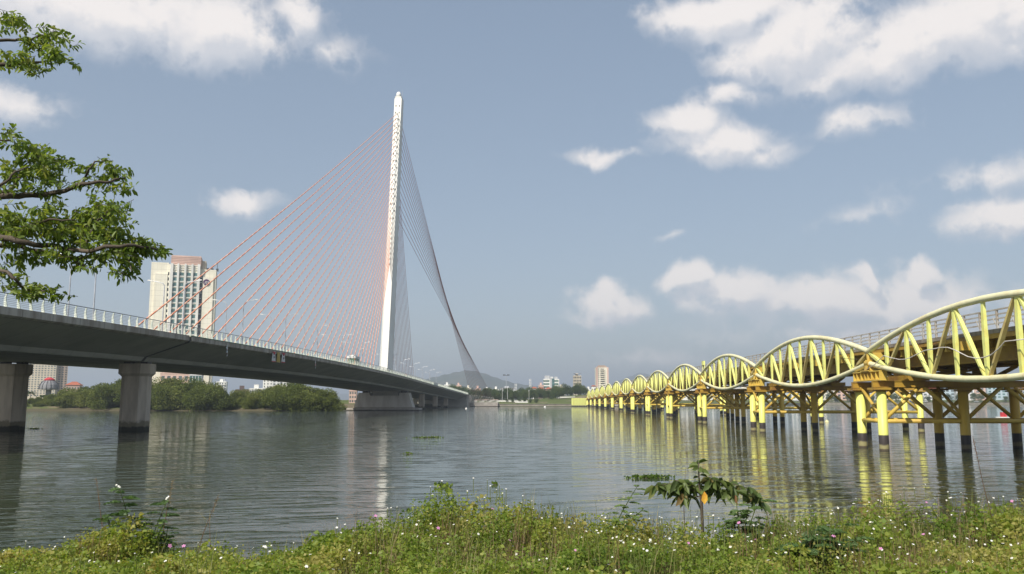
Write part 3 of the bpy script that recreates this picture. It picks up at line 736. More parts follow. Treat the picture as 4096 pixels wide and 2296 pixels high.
# ------------------------------------------------------------------ things hanging on the bridge side
def fascia_pt(px, py, t_=17.36):
    d = dir_of(px, py); s_ = (-66+t_)/(d.x-.036*d.y); return Vector((d.x*s_, d.y*s_, CAMH+d.z*s_))
M['banner_white'] = mat('banner_cloth_white', (.72,.71,.70), (.62,.60,.60), 2, .8)
M['banner_red'] = mat('banner_cloth_red', (.55,.05,.06), (.42,.04,.05), 2, .8)
M['banner_gold'] = mat('banner_cloth_gold', (.50,.36,.09), (.42,.29,.07), 2, .8)
M['ink'] = mat('dark_print', (.06,.05,.06), (.09,.07,.08), 4, .8)
def banner(px, y0, y1, kind, label):
    p0 = fascia_pt(px, y0); s = p0.y; h = (y1-y0)/FPX*s*1.01; w = 1.9
    r = thing('hanging_banner', label, 'banner', (p0.x, p0.y, p0.z-h), TH, 'banners on the bridge side')
    q = MB(); n = 10
    def sheet(z0, z1, off, y0_=-w/2, y1_=w/2):
        q = MB(); vs = []; fs = []
        for j in range(7):
            for i in range(5):
                y = y0_+(y1_-y0_)*i/4; z = z0+(z1-z0)*j/6; vs.append((off+.05*math.sin(z*2.2+y*1.5), y, z))
        b_ = len(vs); vs += [(x-.02, y, z) for x, y, z in vs[:b_]]
        for j in range(6):
            for i in range(4):
                a = j*5+i; fs.append((a, a+1, a+6, a+5)); fs.append((b_+a+5, b_+a+6, b_+a+1, b_+a))
        return q.add(vs, fs)
    if kind == 'gold': sheet(0, h, 0).obj('cloth', M['banner_gold'], r)
    else:
        sheet(0, h, 0).obj('cloth', M['banner_white'], r)
        sheet(h*.87, h*1.01, .03).obj('top_band', M['banner_red'], r); sheet(-.01, h*.08, .03).obj('bottom_band', M['banner_red'], r)
        q = MB(); q.prism([(0,0),(0,0)], 0, 1) if False else None
        q.add([(.09,-.55,h*.87),(.09,.55,h*.87),(.09,0,h*.66),(.06,-.55,h*.87),(.06,.55,h*.87),(.06,0,h*.66)], [(0,2,1),(3,4,5),(0,1,4,3),(1,2,5,4),(2,0,3,5)]); q.obj('pennant_print', M['banner_red'], r)
        q = MB()
        for (a, b, c, d) in ((-.35,.35,.50,.54),(-.30,-.12,.34,.50),(.16,.32,.38,.50),(-.12,.16,.42,.45)): q.box(.075, .095, a, b, h*c, h*d)
        q.obj('print', M['ink'], r)
    q = MB(); q.tube((-.15,-w/2-.1,h+.05),(-.15,w/2+.1,h+.05),.04,n=6); q.tube((-.15,-w/2,h),(-.15,-w/2,h+.7),.015,n=4); q.tube((-.15,w/2,h),(-.15,w/2,h+.7),.015,n=4); q.obj('hanger', M['lamp_grey'], r)
banner(1096, 1407, 1447, 'w', 'white banner with red bands on the bridge side, left of the gold one')
banner(1115, 1409, 1449, 'gold', 'plain gold cloth banner hanging on the bridge side between two white ones')
banner(1134, 1412, 1450, 'w', 'white banner with red bands on the bridge side, right of the gold one')
M['kite'] = mat('kite_film', (.55,.66,.66), (.60,.35,.33), 1.5, .6)
for px, y0, y1, lab in ((909, 1377, 1427, 'torn pale kite hanging below the bridge edge left of the banners'), (1262, 1438, 1475, 'torn pale kite hanging below the bridge edge right of the banners')):
    p0 = fascia_pt(px, y0, 17.5); h = (y1-y0)/FPX*p0.y
    r = thing('torn_kite', lab, 'kite', (p0.x, p0.y, p0.z-h), TH, 'torn kites on the bridge')
    q = MB(); q.add([(0,0,h),(.02,-.35,h*.72),(.05,0,h*.45),(.02,.35,h*.72),(-.04,0,h*.72)], [(0,1,4),(1,2,4),(2,3,4),(3,0,4)]); q.obj('sail', M['kite'], r)
    q = MB(); q.path([(.03,0,h*.47),(.08,-.18,h*.33),(.04,.12,h*.2),(.06,-.05,.0)], [.10,.13,.09,.02], 5); q.obj('tail', M['kite'], r)
    q = MB(); q.tube((0,0,h),(-.25,0,h+.9),.012,n=4); q.obj('string', M['lamp_grey'], r)
# ------------------------------------------------------------------ vehicles and people on the bridge
def car_mats(n, c): return mat(n, c, tuple(x*.85 for x in c), 1, .35, spec=.5)
M['vgreen'] = car_mats('truck_green', (.10,.22,.12)); M['vwhite'] = car_mats('vehicle_white', (.75,.75,.73)); M['vdark'] = car_mats('vehicle_dark', (.06,.08,.06))
M['vorange'] = car_mats('truck_orange', (.68,.33,.10)); M['tyre'] = mat('tyre', (.02,.02,.02), (.03,.03,.03), 3, .9); M['vglass'] = glass('vehicle_glass', (.04,.06,.07))
M['vred'] = car_mats('vehicle_red', (.45,.05,.04)); M['vblue'] = car_mats('vehicle_blue', (.08,.14,.30)); M['vsilver'] = car_mats('vehicle_silver', (.50,.51,.52))
wq = MB(); wq.tube((-.13,0,0),(.13,0,0),.36,n=14); wheel_me = wq.mesh('wheel', M['tyre'])
def wheels(r, xs_, ys_, z=.36, sc_=1):
    for x in xs_:
        for y in ys_:
            w = link('wheel', wheel_me, r, (x, y, z)); w.scale = (sc_, sc_, sc_)
def car(label, loc, rz, paint, group=None, van=False, name='parked_car'):
    r = thing(name, label, 'van' if van else 'car', loc, rz, group)
    q = MB(); W = .86
    body = [(-2.15,.35),(2.15,.35),(2.2,.75),(1.9,.95),(-2.0,1.0),(-2.2,.75)]
    q.v += [(sx*W, y, z) for sx in (-1, 1) for y, z in body]; n = len(body)
    q.f += [tuple(range(n)), tuple(range(2*n-1, n-1, -1))]+[(k, n+k, n+(k+1) % n, (k+1) % n) for k in range(n)]
    q.obj('body', paint, r)
    top = [(-2.1,1.0),(1.25,.95),(.8,1.9),(-2.0,1.95)] if van else [(-1.75,1.0),(1.15,.95),(.45,1.42),(-1.1,1.45)]
    q = MB(); q.v += [(sx*W*(.98 if z < 1.1 else .82), y, z) for sx in (-1, 1) for y, z in top]
    q.f += [(0,1,2,3),(7,6,5,4),(1,5,6,2),(3,2,6,7),(0,3,7,4)]; cab = q.obj('cabin', paint, r)
    zt = 1.9 if van else 1.43
    for sx in (-1, 1):
        q = MB(); q.add([(sx*W*.975, -1.3, 1.06), (sx*W*.975, .75, 1.04), (sx*W*.845, .35, zt-.07), (sx*W*.845, -1.0, zt-.05)], [(0,1,2,3)])
        q.v = [(x+sx*.015, y, z) for x, y, z in q.v]; q.obj('side_window', M['vglass'], cab)
    q = MB(); q.add([(-W*.85,top[1][0]-.02,1.03),(W*.85,top[1][0]-.02,1.03),(W*.74,top[2][0]+.03,zt-.05),(-W*.74,top[2][0]+.03,zt-.05)], [(0,1,2,3)]); q.v = [(x, y+.05, z+.01) for x, y, z in q.v]; q.obj('windscreen', M['vglass'], cab)
    wheels(r, (-.78,.78), (-1.35,1.35)); return r
def on_bridge(px, t_, up=.004):
    u = (px-2048)/FPX/1.0; d = dir_of(px, 1480); s_ = (-66+t_)/(d.x-.036*d.y); Y = d.y*s_
    s = Y/math.cos(TH); return bridge_pt(t_, s, zdeck(s)+up)
p = on_bridge(1415, 8.5)
r = thing('box_truck', 'tall truck with pale stepped roof and orange trim on the bridge left of the pylon', 'truck', p, TH)
q = MB(); q.box(-1.2,1.2,-3.6,2.6,1.0,4.3); q.obj('cargo_box', M['vgreen'], r)
q = MB(); q.box(-1.28,1.28,-3.7,2.7,3.7,4.4); q.box(-.7,.7,-3.0,1.5,4.4,4.75); q.obj('roof', M['white'], r)
q = MB(); q.box(-1.22,1.22,-3.66,-3.6,1.3,2.2); q.box(-1.22,-.9,-3.66,-3.6,2.2,3.7); q.box(.9,1.22,-3.66,-3.6,2.2,3.7); q.obj('tailgate', M['vorange'], r)
q = MB(); q.box(-1.15,1.15,2.75,4.6,.7,3.1); cb_ = q.obj('cab', M['vwhite'], r); q = MB(); q.box(-1.0,1.0,4.6,4.66,1.8,2.8); q.obj('windscreen', M['vglass'], cb_)
q = MB(); q.box(-.9,.9,-3.5,4.4,.55,.95); q.obj('chassis', M['vdark'], r); wheels(r, (-.95,.95), (-2.4,3.6), .5, 1.38)
car('white van on the bridge between the banners and the truck', on_bridge(1332, 8.2), TH, M['vwhite'], van=True, name='van')
car('dark car on the bridge close behind the white van', on_bridge(1306, 8.5), TH, M['vdark'], name='car')
car('second dark car on the bridge right of the banners', on_bridge(1245, 8.0), TH, M['vdark'], name='car')

def skin_body(name, mt, verts, edges, radii, parent=None, root=0, sub=1):
    me = bpy.data.meshes.new(name); me.from_pydata(verts, edges, []); o = link(name, me, parent)
    md = o.modifiers.new('skin', 'SKIN'); me.materials.append(mt)
    for v, rr in zip(me.skin_vertices[0].data, radii): v.radius = (rr, rr)
    me.skin_vertices[0].data[root].use_root = True
    o.modifiers.new('sub', 'SUBSURF').levels = sub; o.modifiers['sub'].render_levels = sub; md.use_smooth_shade = True
    return o
M['skin'] = mat('skin', (.45,.28,.19), (.40,.24,.16), 4, .6); M['hair'] = mat('hair', (.02,.016,.013), (.03,.02,.02), 8, .6)
def person(label, loc, rz, shirt, trousers, arm=.1):
    r = thing('person', label, 'person', loc, rz, 'people walking on the cable bridge')
    V = [(0,0,.95),(0,0,1.15),(0,0,1.42),(0,0,1.5),(-.19,0,1.42),(-.24,.03,1.15),(-.23,.12+arm,.93),(.19,0,1.42),(.24,.03,1.15),(.23,.10,.93),
         (-.09,0,.9),(-.11,.03,.48),(-.11,-.03,.07),(-.12,.10,.04),(.09,0,.9),(.11,.06,.48),(.12,.12,.07),(.12,.25,.04),(-.23,.16+arm,.84),(.23,.13,.84),(0,.01,1.58),(0,.02,1.68)]
    Ed = [(0,1),(1,2),(2,3),(2,4),(4,5),(5,6),(2,7),(7,8),(8,9),(0,10),(10,11),(11,12),(12,13),(0,14),(14,15),(15,16),(16,17),(6,18),(9,19),(3,20),(20,21)]
    Rr = [.15,.14,.15,.06,.07,.05,.04,.07,.05,.04,.09,.065,.045,.04,.09,.065,.045,.04,.035,.035,.09,.09]
    b = skin_body('body', M['skin'], V, Ed, Rr, r)
    q = MB(); q.lathe([(.20,.88),(.19,1.1),(.22,1.38),(.13,1.5),(.08,1.53)], 12); q.v = [(x, y*.72, z) for x, y, z in q.v]
    for sg in (-1, 1): q.tube((sg*.18,0,1.45),(sg*.25,.03,1.13),.085,.07,8)
    q.obj('shirt', shirt, r, smooth=True)
    q = MB()
    for sg, kx, ky, ax, ay in ((-1,-.11,.03,-.11,-.03),(1,.11,.06,.12,.12)): q.path([(sg*.09,0,.95),(kx,ky,.48),(ax,ay,.1)], [.125,.09,.075], 8)
    q.obj('trousers', trousers, r, smooth=True)
    q = MB(); q.lathe([(.09,1.62),(.108,1.70),(.095,1.78),(.04,1.82)], 10); q.obj('hair', M['hair'], r, smooth=True)
    return r
for px, t_, lab, sh, rz in ((1553, 15.2, 'person in a dark shirt on the bridge beside the pylon, nearest of three', 'vdark', 0), (1560, 15.6, 'person in a blue shirt on the bridge beside the pylon, middle of three', 'vblue', .5), (1568, 15.2, 'person in a dark shirt on the bridge beside the pylon, farthest of three', 'vdark', 3),
                            (1626, 15.4, 'person in a red shirt walking alone on the bridge right of the pylon', 'vred', 0)):
    person(lab, on_bridge(px, t_, .006), TH+rz, M[sh], M['vdark'])
car('dark car on the falling far end of the bridge', on_bridge(1711, 11), TH, M['vdark'], name='car')

# ------------------------------------------------------------------ buildings
u_ = MB(); u_.box(-.5,.5,-.05,.05,0,1)
M['glass_dark'] = glass('window_glass_dark', (.05,.06,.065)); M['glass_teal'] = glass('window_glass_teal', (.10,.20,.20)); M['glass_green'] = glass('window_glass_green', (.03,.13,.095))
M['glass_grey'] = glass('window_glass_grey', (.13,.16,.17))
WIN = {k: u_.mesh('window', M[k]) for k in ('glass_dark','glass_teal','glass_green','glass_grey')}
def win(parent, x, y, z, w, h, g='glass_dark'):
    o = link('window', WIN[g], parent, (x, y, z)); o.scale = (w, 1, h); return o
def wallmat(n, c): return mat('wall_'+n, c, tuple(v*.82 for v in c), .12, .8, .1, detail=7, stretch=(1,1,.3))
for n, c in dict(white=(.80,.79,.75), cream=(.78,.73,.61), pink=(.66,.47,.40), beige=(.58,.51,.40), grey=(.48,.49,.50), brown=(.45,.34,.27), pale=(.70,.70,.70), blue=(.45,.55,.62)).items(): M['w_'+n] = wallmat(n, c)
M['w_hotel'] = mat('wall_hotel', (.86,.82,.70), (.76,.71,.58), .10, .8, .1, detail=8, stretch=(1,1,.25), lines=[(2,3.1,.06,.25),(0,2.4,.05,.18)])
M['roof_red'] = mat('roof_tile_red', (.42,.13,.07), (.32,.10,.06), .8, .85); M['roof_grey'] = mat('roof_grey', (.25,.25,.26), (.18,.18,.19), .6, .8)
M['purple'] = mat('sign_purple', (.07,.03,.09), (.09,.04,.11), 1, .5); M['steel_dark'] = mat('dark_steel', (.07,.075,.085), (.11,.11,.12), 1, .5, metal=.4)

def base_at(px, Y, z=None):
    p = at(px, HY, Y); g = float(land(np.array([[p.x]]), np.array([[Y]]))[0, 0]) if z is None else z
    return Vector((p.x, Y, max(g, .3)-.3))
def top_z(py, Y): return at(2048, py, Y).z
def block(name, label, px0, px1, py, Y, depth, wm, rows, cols, g='glass_dark', cat='building', group=None, rz=None, parapet=True, ww=.55, wh=.5, zlow=.12, roof=None, tank=False, balcony=False):
    b = base_at((px0+px1)/2, Y); H = top_z(py, Y)-b.z; W = (px1-px0)/FPX*Y*.99
    rz = -math.atan2(b.x, Y)*.6 if rz is None else rz
    r = thing(name, label, cat, b, rz, group)
    q = MB(); q.box(-W/2, W/2, 0, depth, 0, H); wl = q.obj('wall', wm, r)
    if parapet: q = MB(); q.box(-W/2-.15, W/2+.15, -.15, depth+.15, H-.75, H-.35); q.obj('cornice', wm, wl)
    fh = H*(1-zlow)/rows
    for j in range(rows):
        for i in range(cols):
            win(r, -W/2+W*(i+.5)/cols, -.03, H*zlow+fh*j+fh*.2-.4, W/cols*ww, fh*wh, g)
        if balcony: q = MB(); q.box(-W*.42, W*.42, -1.1, 0, H*zlow+fh*j-.35, H*zlow+fh*j-.1); q.obj('balcony', wm, r)
    if roof == 'hip':
        q = MB(); e = .6; q.add([(-W/2-e,-e,H),(W/2+e,-e,H),(W/2+e,depth+e,H),(-W/2-e,depth+e,H),(-W*.18,depth/2,H+W*.28),(W*.18,depth/2,H+W*.28)], [(0,1,5,4),(1,2,5),(2,3,4,5),(3,0,4),(0,3,2,1)]); q.obj('roof', M['roof_red'], r)
    else:
        q = MB(); q.box(-W*.22, W*.12, depth*.3, depth*.6, H, H+2.2); q.obj('stair_head', wm, r)
    if tank: q = MB(); q.tube((W*.28,depth*.4,H+1),(W*.28,depth*.4,H+2.4),.7,n=10); q.box(W*.28-.6,W*.28+.6,depth*.4-.6,depth*.4+.6,H,H+1); q.obj('water_tank', M['lamp_grey'], r)
    return r, W, H
# hotel tower beyond the left bank
YH = 490; b = base_at(707, YH); r = thing('hotel_tower', 'tall cream hotel tower with pink crown and round purple sign, left of the cables', 'building', b, R(17))
hz = lambda zy: top_z(950+zy*.3117, YH)-b.z; hx = lambda zx: (zx-668)*.3117/FPX*YH*1.0
q = MB(); q.box(hx(275), hx(482), 2.0, 20, 0, hz(325)); wl = q.obj('wall', M['w_hotel'], r)
q = MB(); q.box(hx(325), hx(478), 1.0, 2.0, 0, hz(470)); q.obj('wall_panel', M['w_hotel'], wl)
q = MB(); q.box(hx(482), hx(868), 1.2, 20.5, 0, hz(345)); q.obj('bay_wall', M['w_hotel'], r)
q = MB(); q.box(hx(868), hx(1068), 2.4, 19, 0, hz(392)); wr = q.obj('wing_wall', M['w_hotel'], r)
q = MB(); q.box(hx(912), hx(1040), 1.6, 2.4, 0, hz(490)); q.obj('wall_panel', M['w_hotel'], wr)
q = MB(); q.box(hx(512), hx(872), 3, 19, hz(345), hz(222)); cr = q.obj('crown', M['w_pink'], r)
for k in range(6):
    q = MB(); z = hz(345)+(hz(222)-hz(345))*k/6; q.box(hx(505), hx(880), 2.8, 19.2, z, z+.25); q.obj('crown_ledge', M['w_pink'], cr)
q = MB(); q.box(hx(875), hx(935), 5, 16, hz(392), hz(275)); q.obj('plant_room', M['w_beige'], r)
for i, zx in enumerate((525, 603, 690, 775, 855)):
    q = MB(); w = .55 if 0 < i < 4 else .75; q.box(hx(zx)-w, hx(zx)+w, .1, 1.2, 0, hz(335)); q.obj('pilaster', M['w_white'], r)
for j in range(24):
    z = hz(485+j*68)
    if z < 2: break
    q = MB(); q.box(hx(500), hx(870), .75, 1.2, z-.75, z-.2); q.obj('floor_band', M['w_white'], r)
    for i in range(4):
        xc = hx((525+603)/2+i*84); w_ = win(r, xc, 1.12, z-.05, 2.25, 1.85, 'glass_teal')
        q = None
    win(r, hx(488), 1.15, z, .7, 1.7, 'glass_dark')
    q = MB(); q.box(hx(868), hx(900), 1.5, 2.4, z-.7, z-.35); q.obj('balcony', M['w_white'], r)
bar_me = MB().box(-1.1,1.1,-.05,.05,-.06,.06).mesh('window_bar', M['w_white'])
for j in range(3):
    for i in range(4):
        q = MB(); z = hz(350+j*28); xc = hx((525+603)/2+i*84); q.box(xc-1.2, xc+1.2, .8, 1.2, z-.3, z); q.obj('louvre', M['w_white'], r)
q = MB(); q.box(hx(872), hx(904), 2.2, 2.42, 0, hz(460)); q.obj('recess_strip', M['glass_dark'], r)  # dark strip filling the recess between bay and wing
sx_, sz_ = hx(955), hz(560)
q = MB(); q.v = [(sx_+1.85*math.cos(a), yy, sz_+1.85*math.sin(a)) for yy in (1.15, 1.6) for a in np.linspace(0, 2*math.pi, 25)[:-1]]
q.f = [tuple(range(24))[::-1], tuple(range(24, 48))]+[(k, (k+1) % 24, 24+(k+1) % 24, 24+k) for k in range(24)]; sg_ = q.obj('round_sign', M['purple'], r)
cu = bpy.data.curves.new('sign_letter', 'FONT'); cu.body = 'm'; cu.size = 3.2; cu.extrude = .05; cu.shear = .3; cu.align_x = 'CENTER'; cu.align_y = 'CENTER'
to = bpy.data.objects.new('sign_letter', cu); col.objects.link(to)
dg = bpy.context.evaluated_depsgraph_get(); lm = bpy.data.meshes.new_from_object(to.evaluated_get(dg)); bpy.data.objects.remove(to)
lm.materials.clear(); lm.materials.append(M['w_white']); link('sign_letter', lm, sg_, (sx_, 1.08, sz_), (math.pi/2, 0, 0))
for dx in (0, 1.2, 2.6):
    q = MB(); q.tube((hx(960)+dx*2, 8, hz(392)), (hx(960)+dx*2, 8, hz(392)+2+dx), .15, n=5); q.cbox((hx(960)+dx*2, 8, hz(392)+.8), (1.4,1.4,1.6)); q.obj('roof_aerial', M['steel_dark'], r)
block('podium_block', 'low pink building at the foot of the hotel tower', 640, 770, 1490, 478, 10, M['w_pink'], 3, 6, 'glass_grey')
block('glass_block', 'small glazed block right of the pink building below the bridge', 755, 800, 1497, 470, 8, M['w_pale'], 3, 4, 'glass_teal', ww=.8, wh=.7)
# beige tower and dome pavilion seen under the bridge between the columns
r, W, H = block('beige_tower', 'long beige many-windowed tower seen under the bridge beside the left column', 108, 214, 1440, 800, 16, M['w_beige'], 16, 9, 'glass_grey', rz=.1)
block('shaded_tower_facet', 'right facet of the beige tower under the bridge, shade put into its brown colour', 214, 260, 1446, 806, 16, M['w_brown'], 15, 4, 'glass_dark', rz=.5)  # right facet of the beige tower; its shade is put into the wall colour
b = base_at(192, 420); r = thing('dome_pavilion', 'round pavilion with dark ribbed dome and red cap among palms', 'pavilion', b)
zt = top_z(1522, 420)-b.z
q = MB(); q.lathe([(1.4,0),(1.3,zt-4.6),(4.3,zt-4.4),(4.4,zt-3.6),(4.0,zt-2.0),(3.0,zt-.7),(2.2,zt)], 20); q.obj('dome', M['roof_grey'], r)
for k in range(14):
    a = 2*math.pi*k/14; q = MB(); q.path([(rr*math.cos(a), rr*math.sin(a), z) for rr, z in ((4.45,zt-4.4),(4.5,zt-3.6),(4.1,zt-2.0),(3.1,zt-.65),(2.25,zt+.05))], .12, 5); q.obj('rib', M['steel_dark'], r)
q = MB(); q.lathe([(2.3,zt),(2.4,zt+.5),(1.5,zt+1.2),(.2,zt+1.6)], 16); q.obj('red_cap', M['banner_red'], r)
# white blocks behind the left bank mangroves
block('white_block', 'slender white block with roof box standing behind the left bank mangroves', 863, 902, 1526, 760, 9, M['w_white'], 6, 4, 'glass_grey', balcony=True, tank=True)
block('white_apartments', 'large white apartment block below the bridge, left face with few windows', 1050, 1088, 1515, 520, 12, M['w_white'], 7, 3, 'glass_dark', ww=.3)
block('white_apartments', 'white apartment block with stacked windows right of the larger white face', 1088, 1118, 1517, 521, 12, M['w_pale'], 7, 2, 'glass_dark', ww=.5)
block('white_apartments', 'white stepped apartment wing at the right end under the bridge', 1118, 1166, 1526, 523, 12, M['w_white'], 5, 4, 'glass_grey')
block('low_white_house', 'low white house left of the white apartments behind mangroves', 997, 1050, 1553, 500, 10, M['w_white'], 3, 6, 'glass_grey')
block('low_pink_house', 'low pale pink house between the slender white block and the low white house', 940, 990, 1557, 520, 9, M['w_pink'], 2, 5, 'glass_grey')
block('pink_house', 'pink house peeping out beside the pylon pier', 1396, 1425, 1560, 470, 9, M['w_pink'], 3, 3, 'glass_grey')
block('pale_house', 'pale house between the palms and the mangroves, under the bridge', 262, 312, 1540, 560, 10, M['w_pink'], 3, 5, 'glass_grey', roof='hip', parapet=False)
# far bank, centre
Yc = 800
r, W, H = block('office_block', 'white office block with green glass bands beside a grey stair tower', 2174, 2237, 1516, Yc, 14, M['w_white'], 1, 1, 'glass_green', ww=.01, wh=.01)
for j in range(6):
    z = 1.5+H*(.1+.14*j)
    if z > H-2: break
    o = win(r, -W*.29, -.06, z, W*.34, 1.25, 'glass_green'); win(r, W*.33, -.06, z, W*.26, 1.25, 'glass_green'); win(r, -W*.485, -.06, z, W*.05, 1.25, 'glass_green')
    win(r, W*.12, -.5, z, W*.13, 2.2, 'glass_teal')
q = MB(); q.box(-W*.08, W*.04, -.9, 4, 0, H+1.4); q.obj('stair_tower', M['w_grey'], r)
q = MB(); q.box(W*.04, W*.19, -.45, 4, 0, H+.4); q.obj('glazed_bay', M['glass_teal'], r)
q = MB(); q.box(-W*.42, -W*.1, 2, 10, H, H+3.2); q.box(W*.2, W*.4, 2, 9, H, H+2.2); q.obj('penthouse', M['w_grey'], r)
block('pink_annex', 'low pinkish annex left of the white office block', 2154, 2176, 1540, 790, 10, M['w_pink'], 3, 3, 'glass_grey')
r, W, H = block('butterfly_roof_tower', 'slim beige tower with upswept roof between the office block and the tall tower', 2294, 2326, 1502, 860, 10, M['w_beige'], 7, 5, 'glass_dark', ww=.6, wh=.6, parapet=False)
q = MB(); q.add([(-W*.45,-1,H+2.4),(0,-1,H+1.2),(W*.45,-1,H+2.4),(-W*.45,9,H+2.4),(0,9,H+1.2),(W*.45,9,H+2.4),(-W*.45,-1,H+2.1),(0,-1,H+.9),(W*.45,-1,H+2.1),(-W*.45,9,H+2.1),(0,9,H+.9),(W*.45,9,H+2.1)],
  [(0,1,4,3),(1,2,5,4),(6,9,10,7),(7,10,11,8),(0,6,7,1),(1,7,8,2)]); q.obj('upswept_roof', M['roof_grey'], r)
r, W, H = block('tall_apartment_tower', 'tallest cream tower on the far bank with dark crown, behind the yellow bridge', 2386, 2436, 1470, 900, 14, M['w_cream'], 14, 1, 'glass_dark', ww=.28, wh=.38, balcony=False, parapet=False, rz=0)
for j in range(14):
    fh = H*.88/14; z = H*.12+fh*j
    for x in (-.43,-.3,.42): win(r, W*x, -.03, z, .75, 1.0, 'glass_dark')
    q = MB(); q.box(-W*.2, W*.2, -.9, 0, z-.9, z-.5); q.obj('balcony', M['w_cream'], r)
q = MB(); q.box(-W*.5, -W*.38, -.6, 3, 0, H+.6); q.box(W*.38, W*.5, -.6, 3, 0, H+.2); q.obj('corner_pier', M['w_pink'], r)
q = MB(); q.box(-W*.36, W*.36, .5, 9, H, H+1.4); q.box(-W*.3, W*.25, 1, 8, H+1.4, H+2.3); q.obj('crown', M['w_brown'], r)
block('white_house', 'small white house with red roof left of the tall tower', 2367, 2384, 1545, 720, 8, M['w_white'], 2, 2, roof='hip', parapet=False)
block('white_house', 'low white wall-like house at the left foot of the tall tower', 2343, 2368, 1557, 715, 8, M['w_white'], 2, 3)
for i, (px0, px1, py, Y, wm, lab, rf) in enumerate((
    (2126,2148,1553,735,'w_white','white house with red roof left of the orange-roofed one on the far bank','hip'), (2152,2176,1555,730,'w_pink','pink house with orange-red roof below the office block','hip'),
    (2183,2208,1556,728,'w_brown','brownish house with hipped roof right below the office block','hip'), (2232,2262,1548,745,'w_cream','cream house half hidden by trees right of the office block',None),
    (1972,1997,1556,760,'w_white','white house left of the long grey hall on the far bank',None), (1938,1958,1558,740,'w_white','white house at the foot of the back stays',None),
    (1900,1922,1553,745,'w_pink','pink house behind the back stays',None), (1862,1884,1551,760,'w_cream','cream house just right of the bridge ramp',None),
    (1776,1800,1538,820,'w_white','white house above the bridge railing far right',None), (1823,1845,1540,830,'w_pink','pink house above the bridge railing beside the ramp lamps',None))):
    block('far_house', lab, px0, px1, py, Y, 9, M[wm], 2, 3, 'glass_grey', roof=rf, parapet=rf is None)
r, W, H = block('long_hall', 'long low grey hall with pale posts beside the floodlight mast', 2003, 2056, 1554, 770, 14, M['w_grey'], 1, 6, 'glass_grey', wh=.4, parapet=False)
q = MB(); q.box(-W*.53, W*.53, -1, 15, H, H+.7); q.obj('flat_roof', M['roof_grey'], r)
for i in range(7):
    q = MB(); x = -W*.5+W*i/6; q.box(x-.2, x+.2, -.9, -.5, 0, H); q.obj('post', M['w_pale'], r)
# right far bank row
rr = random.Random(5); px = 2690; i = 0
while px < 4280:
    w = rr.uniform(42, 95); Y = rr.uniform(815, 900); top = 1600-rr.choice((34, 40, 48, 56, 66, 80))-rr.uniform(0, 10)
    wm = rr.choice(('w_white','w_white','w_pale','w_cream','w_grey','w_pink','w_white','w_blue')); rows = max(2, int((1600-top)/12)); roof = 'hip' if rr.random() < .25 and top > 1545 else None
    block('riverside_building', '%s %s-storey block on the right far bank, %s from the left' % ({'w_white':'white','w_pale':'pale grey','w_cream':'cream','w_grey':'grey','w_pink':'pinkish','w_blue':'pale blue'}[wm], ['','one','two','three','four','five','six','seven','eight','nine'][min(rows,9)], ordn(i)),
          px, px+w, top, Y, 12, M[wm], rows, max(2, int(w/16)), rr.choice(('glass_dark','glass_grey','glass_teal')), group='buildings along the right far bank', roof=roof, parapet=roof is None, tank=rr.random() < .4)
    px += w*rr.uniform(.85, 1.1); i += 1
# promenade fence and parked cars on the right far quay
fr = thing('quay_railing', 'dark railing along the right far quay seen between the yellow piles', 'fence', (430, 772, 1.85))
rail_me = MB().box(-.06,.06,-.06,.06,0,1.2).mesh('post', M['steel_dark'])
for k in range(110): link('post', rail_me, fr, (-155+k*2.6, (-155+k*2.6)*(.062 if k < 60 else .055), 0))
q = MB(); q.path([(-155,-9.6,1.15),(0,0,1.15),(131,7.2,1.15)], .06, 5); q.path([(-155,-9.6,.6),(0,0,.6),(131,7.2,.6)], .05, 5); q.obj('rail', M['steel_dark'], fr)
cols_ = ['vwhite','vsilver','vred','vwhite','vdark','vblue','vwhite','vsilver']; names_ = ['white','silver','red','white','dark','blue','white','silver']
for i in range(8):
    px = (3130, 3185, 3252, 3345, 3565, 3640, 3700, 3905)[i]; X = at(px, HY, 790).x
    z = float(land(np.array([[X]]), np.array([[790.]]))[0, 0])
    car('%s car parked on the right far quay, %s from the left' % (names_[i], ordn(i)), (X, 790, z+.02), R(82+i*3), M[cols_[i]], 'cars parked on the right far quay')
# masts, promenade posts on the centre bank
def mast(name, label, px, y0, Y, head):
    b = base_at(px, Y); h = top_z(y0, Y)-b.z; r = thing(name, label, 'mast', b)
    q = MB(); q.tube((0,0,0),(0,0,h),.32,.16,8); q.obj('pole', M['lamp_grey'], r)
    q = MB()
    if head == 'flood':
        q.box(-2.6,2.6,-.3,.3,h-.1,h+.2)
        for x in (-2.2,-1.1,1.1,2.2): q.box(x-.4,x+.4,-.5,.3,h+.2,h+.9)
    else:
        for z in (h-1.5, h-4, h-6.5):
            for x in (-.7, .7): q.box(x-.2, x+.2, -.2, .2, z-1, z+1)
            q.box(-.7,.7,-.06,.06,z-.1,z+.1)
    q.obj('head', M['steel_dark'] if head == 'flood' else M['white'], r)
mast('floodlight_mast', 'tall floodlight mast above the trees left of the office block', 2025, 1502, 700, 'flood')
mast('telecom_mast', 'thin white telecom mast left of the white office block', 2121, 1514, 780, 'ant')
mast('telecom_mast', 'thin grey mast between floodlight and telecom mast on the far bank', 2063, 1533, 790, 'ant')
